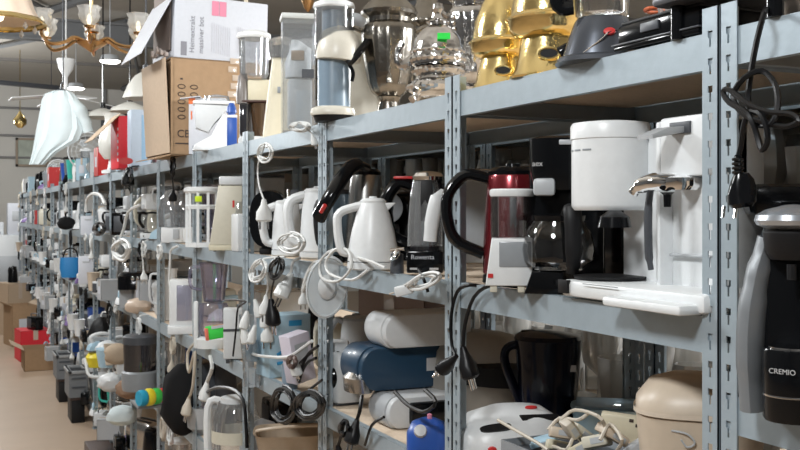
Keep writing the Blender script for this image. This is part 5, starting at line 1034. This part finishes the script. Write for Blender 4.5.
hp = [('steam iron', 'violet', .90, 11.2, .05, 'violet steam iron lying in the nearest far box'), ('radio', 'black', .92, 11.9, .345, 'black radio on the red box in the aisle'), ('jug', 'white', .84, 13.3, .0, None), ('toaster', 'black', .86, 12.6, 0, 'black toaster on the floor behind the red box'),
      ('toaster', 'steel', .80, 14.0, 0, 'steel toaster on the floor between the tall far boxes'), ('kettle', 'black', .84, 14.55, .705, 'black kettle standing on the light cardboard box'), ('coffee maker', 'black', .80, 16.0, 0, 'black coffee maker on the floor at the aisle end'), ('box', 'red', .55, 15.4, .355, 'red box on the violet grey box')]
for kind, cn, x, y, z, lb in hp:
    if lb: place(kind, cn, x, y, z, AISLE+.4, .95, lb, 'goods standing in the aisle')
# ================================================================ GLASSWARE IN THE BACK ROW
def tumbler(kind, label):
    b = B()
    if kind == 0: b.lathe([(.026, 0), (.036, .10), (.034, .10), (.024, .006), (.001, .006)], 14, flute=.04, fl_n=7)
    elif kind == 1: b.lathe([(.032, 0), (.03, .004), (.005, .012), (.004, .07), (.03, .095), (.036, .13), (.032, .17), (.030, .17), (.034, .13), (.026, .095), (.001, .08)], 14)
    else: b.lathe([(.03, 0), (.042, .05), (.040, .09), (.03, .13), (.028, .13), (.038, .09), (.04, .05), (.001, .006)], 14, flute=.05, fl_n=7)
    o = b.build(['glass_tumbler', 'wine_glass', 'glass_vase'][kind], GLASSB); return tag(o, label, 'glass', ['clear tumblers in the back row', 'stemmed glasses in the back row', 'cut glass vases in the back row'][kind])
LAB = ['clear fluted tumbler among many alike on the back row shelves', 'clear stemmed wine glass among many alike on the back row shelves', 'bulging cut glass vase among many alike on the back row shelves']
G = [None]*3; rq = random.Random(5)
def put(kind, x, y, z, sc):
    if G[kind] is None: G[kind] = o = tumbler(kind, LAB[kind])
    else: o = G[kind].copy(); COL.objects.link(o)
    o.location = (x, y, z); o.scale = (sc, sc, sc)
for k, zs in ((-1, (1.10, 1.70)), (0, (1.10, 1.70)), (1, (1.10, 1.70)), (2, (1.10, 1.70)), (3, (1.70,)), (-2, (1.10,))):
    for z in zs:
        for i in range(7):
            for j in range(4):
                kd = rq.choice([0, 0, 1, 1, 2]); put(kd, BX+.05+.115*j+rq.uniform(-.01, .01), S0+k*L+.08+i*.115+rq.uniform(-.01, .01), z, rq.uniform(1.15, 1.75) if z < 1.5 else rq.uniform(.95, 1.15))
for k in range(0, 7):                                    # boxed goods further back
    for z, zn in ((1.70, 'upper'),):
        carton('pale grey white carton on the %s shelf of the back row, %s rack' % (zn, ORD[k+2]), (BX+.38, S0+(k+.5)*L, z), AISLE, .74, .16, .20 if z > 1.6 else .235, mat('pale_carton', (.50, .49, .46), .7), openf=False, group='pale cartons in the back row')
for k in range(-1, 3):
    carton('brown carton low in the back row, %s rack' % ORD[k+2], (BX+.25, S0+(k+.5)*L, .65), AISLE, .7, .35, .3, CARD, openf=False, group='brown cartons in the back row')

# ================================================================ HANGING THINGS
t = thing('chandelier', 'brass chandelier with curved arms and glass flower shades, upper left', 'chandelier', (.76, 5.9, 2.565), 0); t.scale = (.82, .82, .82)
b = B(); b.lathe([(.001, 0), (.02, .01), (.05, .03), (.10, .06), (.105, .07), (.06, .085), (.03, .10), (.028, .13), (.05, .14), (.03, .16), (.035, .19), (.05, .2), (.018, .22), (.012, .24)], 32); b.build('body', BRASS, t)
b = B(); b.tube([(0, 0, .24), (0, 0, 1.95)], .012, 8, sub=1); b.lathe([(.05, .22), (.05, .235), (.001, .24)], 20); b.build('rod', mat('gilt_rod', (.55, .42, .22), .35, .8), t)
b = B(); b.lathe([(.03, .19), (.05, .21), (.045, .26), (.03, .28)], 20, c=(0, 0, -.06)); b.build('centre_glass', GLASSB, t)
for i in range(6):
    a = i*PI/3+.35; c, s = math.cos(a), math.sin(a); R0 = .36
    b = B(); b.tube([(c*.05, s*.05, .07), (c*.13, s*.13, .09), (c*.2, s*.2, .05), (c*.3, s*.3, .03), (c*R0, s*R0, .08), (c*R0, s*R0, .12)], [.016, .014, .012, .012, .012, .010], 8); b.lathe([(.03, .11), (.034, .125), (.001, .13)], 16, c=(c*R0, s*R0, 0)); ar = b.build('arm', BRASS, t)
    b = B(); b.lathe([(.022, .125), (.05, .15), (.066, .19), (.06, .22), (.075, .25), (.07, .25), (.055, .22), (.06, .19), (.045, .155)], 24, c=(c*R0, s*R0, 0), flute=.08, fl_n=6, cap0=False, cap1=False); b.build('flower_shade', GLASSB, ar)
    b = B(); b.lathe([(.008, .13), (.016, .16), (.012, .19), (.001, .205)], 12, c=(c*R0, s*R0, 0)); b.build('bulb', mat('warm_bulb', (1, .85, .6), .4, emit=2.5), ar)
t = thing('bell_pendant_lamp', 'peach glass bell shaped pendant lamp with brass rim at the top left corner', 'lamp', (.195, 4.6, 2.43), 0); t.scale = (.8, .8, .85)
b = B(); b.lathe([(.235, .06), (.22, .075), (.195, .12), (.175, .18), (.14, .23), (.09, .265), (.04, .28), (.038, .275), (.09, .258), (.135, .222), (.17, .175), (.19, .12), (.215, .075), (.23, .06)], 48, flute=.03, fl_n=10, cap0=False, cap1=False); b.build('shade', SHADE, t)
b = B(); b.lathe([(.255, .038), (.262, .045), (.245, .065), (.225, .07), (.235, .05)], 48, flute=.02, fl_n=10, cap0=False, cap1=False); b.lathe([(.05, .275), (.035, .30), (.015, .31), (.02, .33), (.01, .35)], 20); b.tube([(0, 0, .34), (0, 0, 2.1)], .008, 6, sub=1); b.build('brass_mount', GOLD, t)
for i in range(8):
    b = B(); a = i*PI/4; b.lathe([(.001, -.022), (.014, -.006), (.001, .022)], 10, c=(.2*math.cos(a), .2*math.sin(a), .02)); b.build('glass_drop', GLASSB, t)
b = B(); b.lathe([(.001, .04), (.04, .06), (.05, .09), (.03, .14), (.015, .18)], 16); b.build('bulb', mat('warm_bulb', (1, .85, .6), .4, emit=2.5), t)
def pend(name, label, x, y, z, prof, m, capm=DGREY, cat='lamp', bulb=False, top=4.2):
    t = thing(name, label, cat, (x, y, z), 0)
    b = B(); b.lathe(prof, 28, cap0=False); b.build('shade', m, t)
    h = prof[-1][1]; b = B(); b.lathe([(.02, h-.01), (.02, h+.04), (.006, h+.05)], 14); b.tube([(0, 0, h+.04), (0, 0, top-z)], .006, 6, sub=1); b.build('stem', capm, t)
    return t
p = WP(147, 99, 1.25*1); 
def ray(u, v, y):      # world point on the ray through (u,v) at distance y down the aisle
    k = (u-400)/F; dx, dy = ST+k*CT, CT-k*ST; s = y/dy
    return Vector((dx*s, y, CZ-(v-212)/F*s))
q = ray(146, 99, 6.6); pend('glass_bowl_pendant', 'frosted glass bell pendant lamp just left of the brown box', q.x, q.y, q.z, [(.15, 0), (.14, .03), (.115, .09), (.07, .15), (.02, .18)], SHADEE)
q = ray(103, 118, 8.5); pend('black_pendant_lamp', 'black stemmed pendant with white dish, left one before the far wall', q.x, q.y, q.z, [(.20, 0), (.17, .03), (.08, .06), (.02, .08)], SHADEE, BLACK)
q = ray(130, 112, 8.0); pend('black_pendant_lamp', 'black stemmed pendant with white dish, right one near the bell pendant', q.x, q.y, q.z, [(.16, 0), (.14, .03), (.07, .06), (.02, .08)], SHADEE, BLACK)
q = ray(308, 8, 7.0); pend('brass_pendant_lamp', 'small brass pendant hanging at the top edge above the acrylic container', q.x, q.y, q.z, [(.005, -.03), (.03, 0), (.05, .05), (.02, .08)], BRASS, BRASS)
q = ray(246, 60, 6.2); t = thing('ceiling_rod', 'thin pale pipe dropping from the ceiling behind the ribbed blender', 'pipe', q, 0); b = B(); b.tube([(0, 0, 0), (0, 0, 4.45-q.z)], .014, 8, sub=1); b.lathe([(.05, .0), (.04, -.02), (.001, -.03)], 16); b.build('pipe', mat('cream_pipe', (.60, .54, .42), .5), t)
# white ceiling fan and lamps
q = ray(66, 95, 10.5); t = thing('ceiling_fan', 'white ceiling fan hanging on a rod beneath the grey roof beam', 'ceiling fan', q, 0)
b = B(); b.lathe([(.09, -.05), (.10, 0), (.06, .05), (.02, .06), (.018, .18), (.07, .26), (.09, .34), (.09, .36)], 20); b.tube([(0, 0, .3), (0, 0, 4.3-q.z)], .007, 8, sub=1); b.build('motor', WHITE, t)
for i in range(4):
    a = i*PI/2+.3; b = B(); b.box(.32, 0, .0, .5, .11, .010, .004, M=R(a, 'Z') @ R(.2, 'X') @ R(.15, 'Y')); b.build('blade', WHITE, t)
for i, (u, v, y, lb) in enumerate([(110, 62, 12.5, 'glowing round ceiling lamp in front of the grey roof beam'), (76, 89, 15.5, 'glowing round ceiling lamp further back beside the white ceiling fan')]):
    q = ray(u, v, y); t = thing('ceiling_lamp', lb, 'lamp', q, 0); b = B(); b.lathe([(.02, .10), (.1, .08), (.125, .012), (.001, .011)], 24); b.tube([(0, 0, .09), (0, 0, 4.35-q.z)], .006, 6, sub=1); b.build('housing', LGREY, t); b = B(); b.lathe([(.001, -.014), (.10, -.008), (.12, .010), (.001, .01)], 24); b.build('glowing_disc', BULB, t)
q = ray(16, 84, 14.5); t = thing('hanging_tube_fitting', 'thin dark tube fitting hanging below the ceiling at far left', 'lamp', q, .35); b = B(); b.box(.1, 0, 0, 1.0, .10, .06, .01); b.build('housing', DGREY, t)
for x in (-.35, .5):
    b = B(); b.tube([(x, 0, .03), (x, 0, 4.25-q.z)], .006, 5, sub=1); b.build('hanger', DGREY, t)
q = ray(20, 128, 15.0); t = thing('hanging_brass_lantern', 'tiny brass lantern hanging before the wall picture', 'lamp', q, 0); b = B(); b.lathe([(.03, 0), (.09, .06), (.09, .12), (.03, .2), (.01, .24)], 10); b.tube([(0, 0, .2), (0, 0, 1.1)], .006, 5, sub=1); b.build('lantern', GOLD, t)
# the white cloth / shirt
q = ray(60, 162, 8.4); t = thing('white_shirt', 'long white shirt hanging on a hanger above the top shelf, far left', 'shirt', q, face(60))
s_ = 1/ (F/(q.y*CT+q.x*ST)); 
def sx(u): return (u-60)*s_
def sz(v): return (162-v)*s_
rr = random.Random(2); rows = []
for v, a, c_ in [(165, 31, 45), (152, 34, 58), (140, 36, 78), (128, 38, 83), (112, 41, 81), (100, 43, 78), (94, 46, 74), (91, 54, 69)]:
    ring = []
    for i in range(24):
        an = 2*PI*i/24; xm = (a+c_)/2; hw = (c_-a)/2
        ring.append(Vector((sx(xm)+hw*s_*math.cos(an), (.05+.012*math.cos(i*2.7))*math.sin(an), sz(v))))
    rows.append(ring)
b = B(); b.rings(rows); b.build('shirt_body', CLOTH, t)
b = B(); b.tube([(sx(70), 0, sz(98)), (sx(78), -.01, sz(108)), (sx(84), -.01, sz(120)), (sx(87), 0, sz(131))], [.05, .06, .05, .045], 12, flat=.7); b.build('sleeve', CLOTH, t)
b = B(); b.tube([(sx(50), 0, sz(95)), (sx(61), 0, sz(89)), (sx(72), 0, sz(95))], .01, 6, sub=1); b.tube([(sx(61), 0, sz(89)), (sx(61), 0, sz(84)), (sx(63), 0, sz(82)), (sx(62), 0, 4.6-q.z)], .006, 6, sub=1); b.build('hanger', DGREY, t)
# far end of the aisle: goods rack across
for i, (x, y, z, w, d, h, m, lb) in enumerate([(.30, 17.2, 0, .9, .5, .9, GREY, 'grey counter block across the far aisle end'), (.95, 17.0, 0, .5, .5, 1.3, WHITE2, 'off-white cabinet at the far end right of the counter'), (.25, 17.2, .9, .5, .4, .45, CARDL, 'light box on the far counter, left'), (.7, 17.2, .9, .3, .3, .6, WHITE2, 'white box on the far counter, right'), (1.1, 17.0, 1.3, .4, .4, .5, PAPER, 'white box on top of the far cabinet')]):
    t = thing('far_cabinet', lb, 'cabinet' if i < 2 else 'box', (x, y, z), 0); b = B(); b.box(0, 0, h/2, w, d, h, .01); b.build('body', m, t); b = B(); b.box(0, -d/2-.004, h*.6, w*.7, .008, h*.3, .002); b.build('front_panel', LGREY, t)
for i in range(9):
    kind, cols = KINDS[i % 9]; place(kind, cols[0], .05+.13*i, 16.3-.25*(i % 3), [1.35, .95, 1.5, 1.1, .6, 1.3, .9, 1.6, 1.2][i]-.35 if False else 0, .3*i, 1.0, '%s %s on the floor in the row across the far aisle end' % (cols[0], kind), 'goods at the far end')

# ================================================================ LIGHT AND CAMERA
w = bpy.data.worlds.new('World'); bpy.context.scene.world = w; w.use_nodes = True
w.node_tree.nodes['Background'].inputs[0].default_value = (.86, .93, 1, 1); w.node_tree.nodes['Background'].inputs[1].default_value = WORLD
def area(name, loc, size, power, rot=(0, 0, 0), col=(1, .98, .95), sy=None):
    l = bpy.data.lights.new(name, 'AREA'); l.shape = 'RECTANGLE'; l.size = size; l.size_y = sy or size; l.energy = power; l.color = col
    o = bpy.data.objects.new(name, l); COL.objects.link(o); o.location = loc; o.rotation_euler = rot; return o
for i, (x, y, z, e) in enumerate(LAMPS):
    l = bpy.data.lights.new('lamp_light', 'POINT'); l.energy = e; l.shadow_soft_size = .22; l.color = (.965, .99, 1)
    o = bpy.data.objects.new('lamp_light', l); COL.objects.link(o); o.location = (x, y, z)
cd = bpy.data.cameras.new('Camera'); cam = bpy.data.objects.new('Camera', cd); COL.objects.link(cam)
cam.location = (0, 0, CZ); cam.rotation_euler = (PI/2, 0, -TH); cd.sensor_width = 36; cd.lens = 45; cd.shift_y = -13/800; cd.clip_start = .05
cd.dof.use_dof = True; cd.dof.focus_distance = 1.8; cd.dof.aperture_fstop = 22
sc = bpy.context.scene; sc.camera = cam; sc.cycles.transparent_max_bounces = 32
sc.view_settings.view_transform = 'Standard'; sc.view_settings.look = 'None'; sc.view_settings.exposure = 0; sc.view_settings.gamma = 1
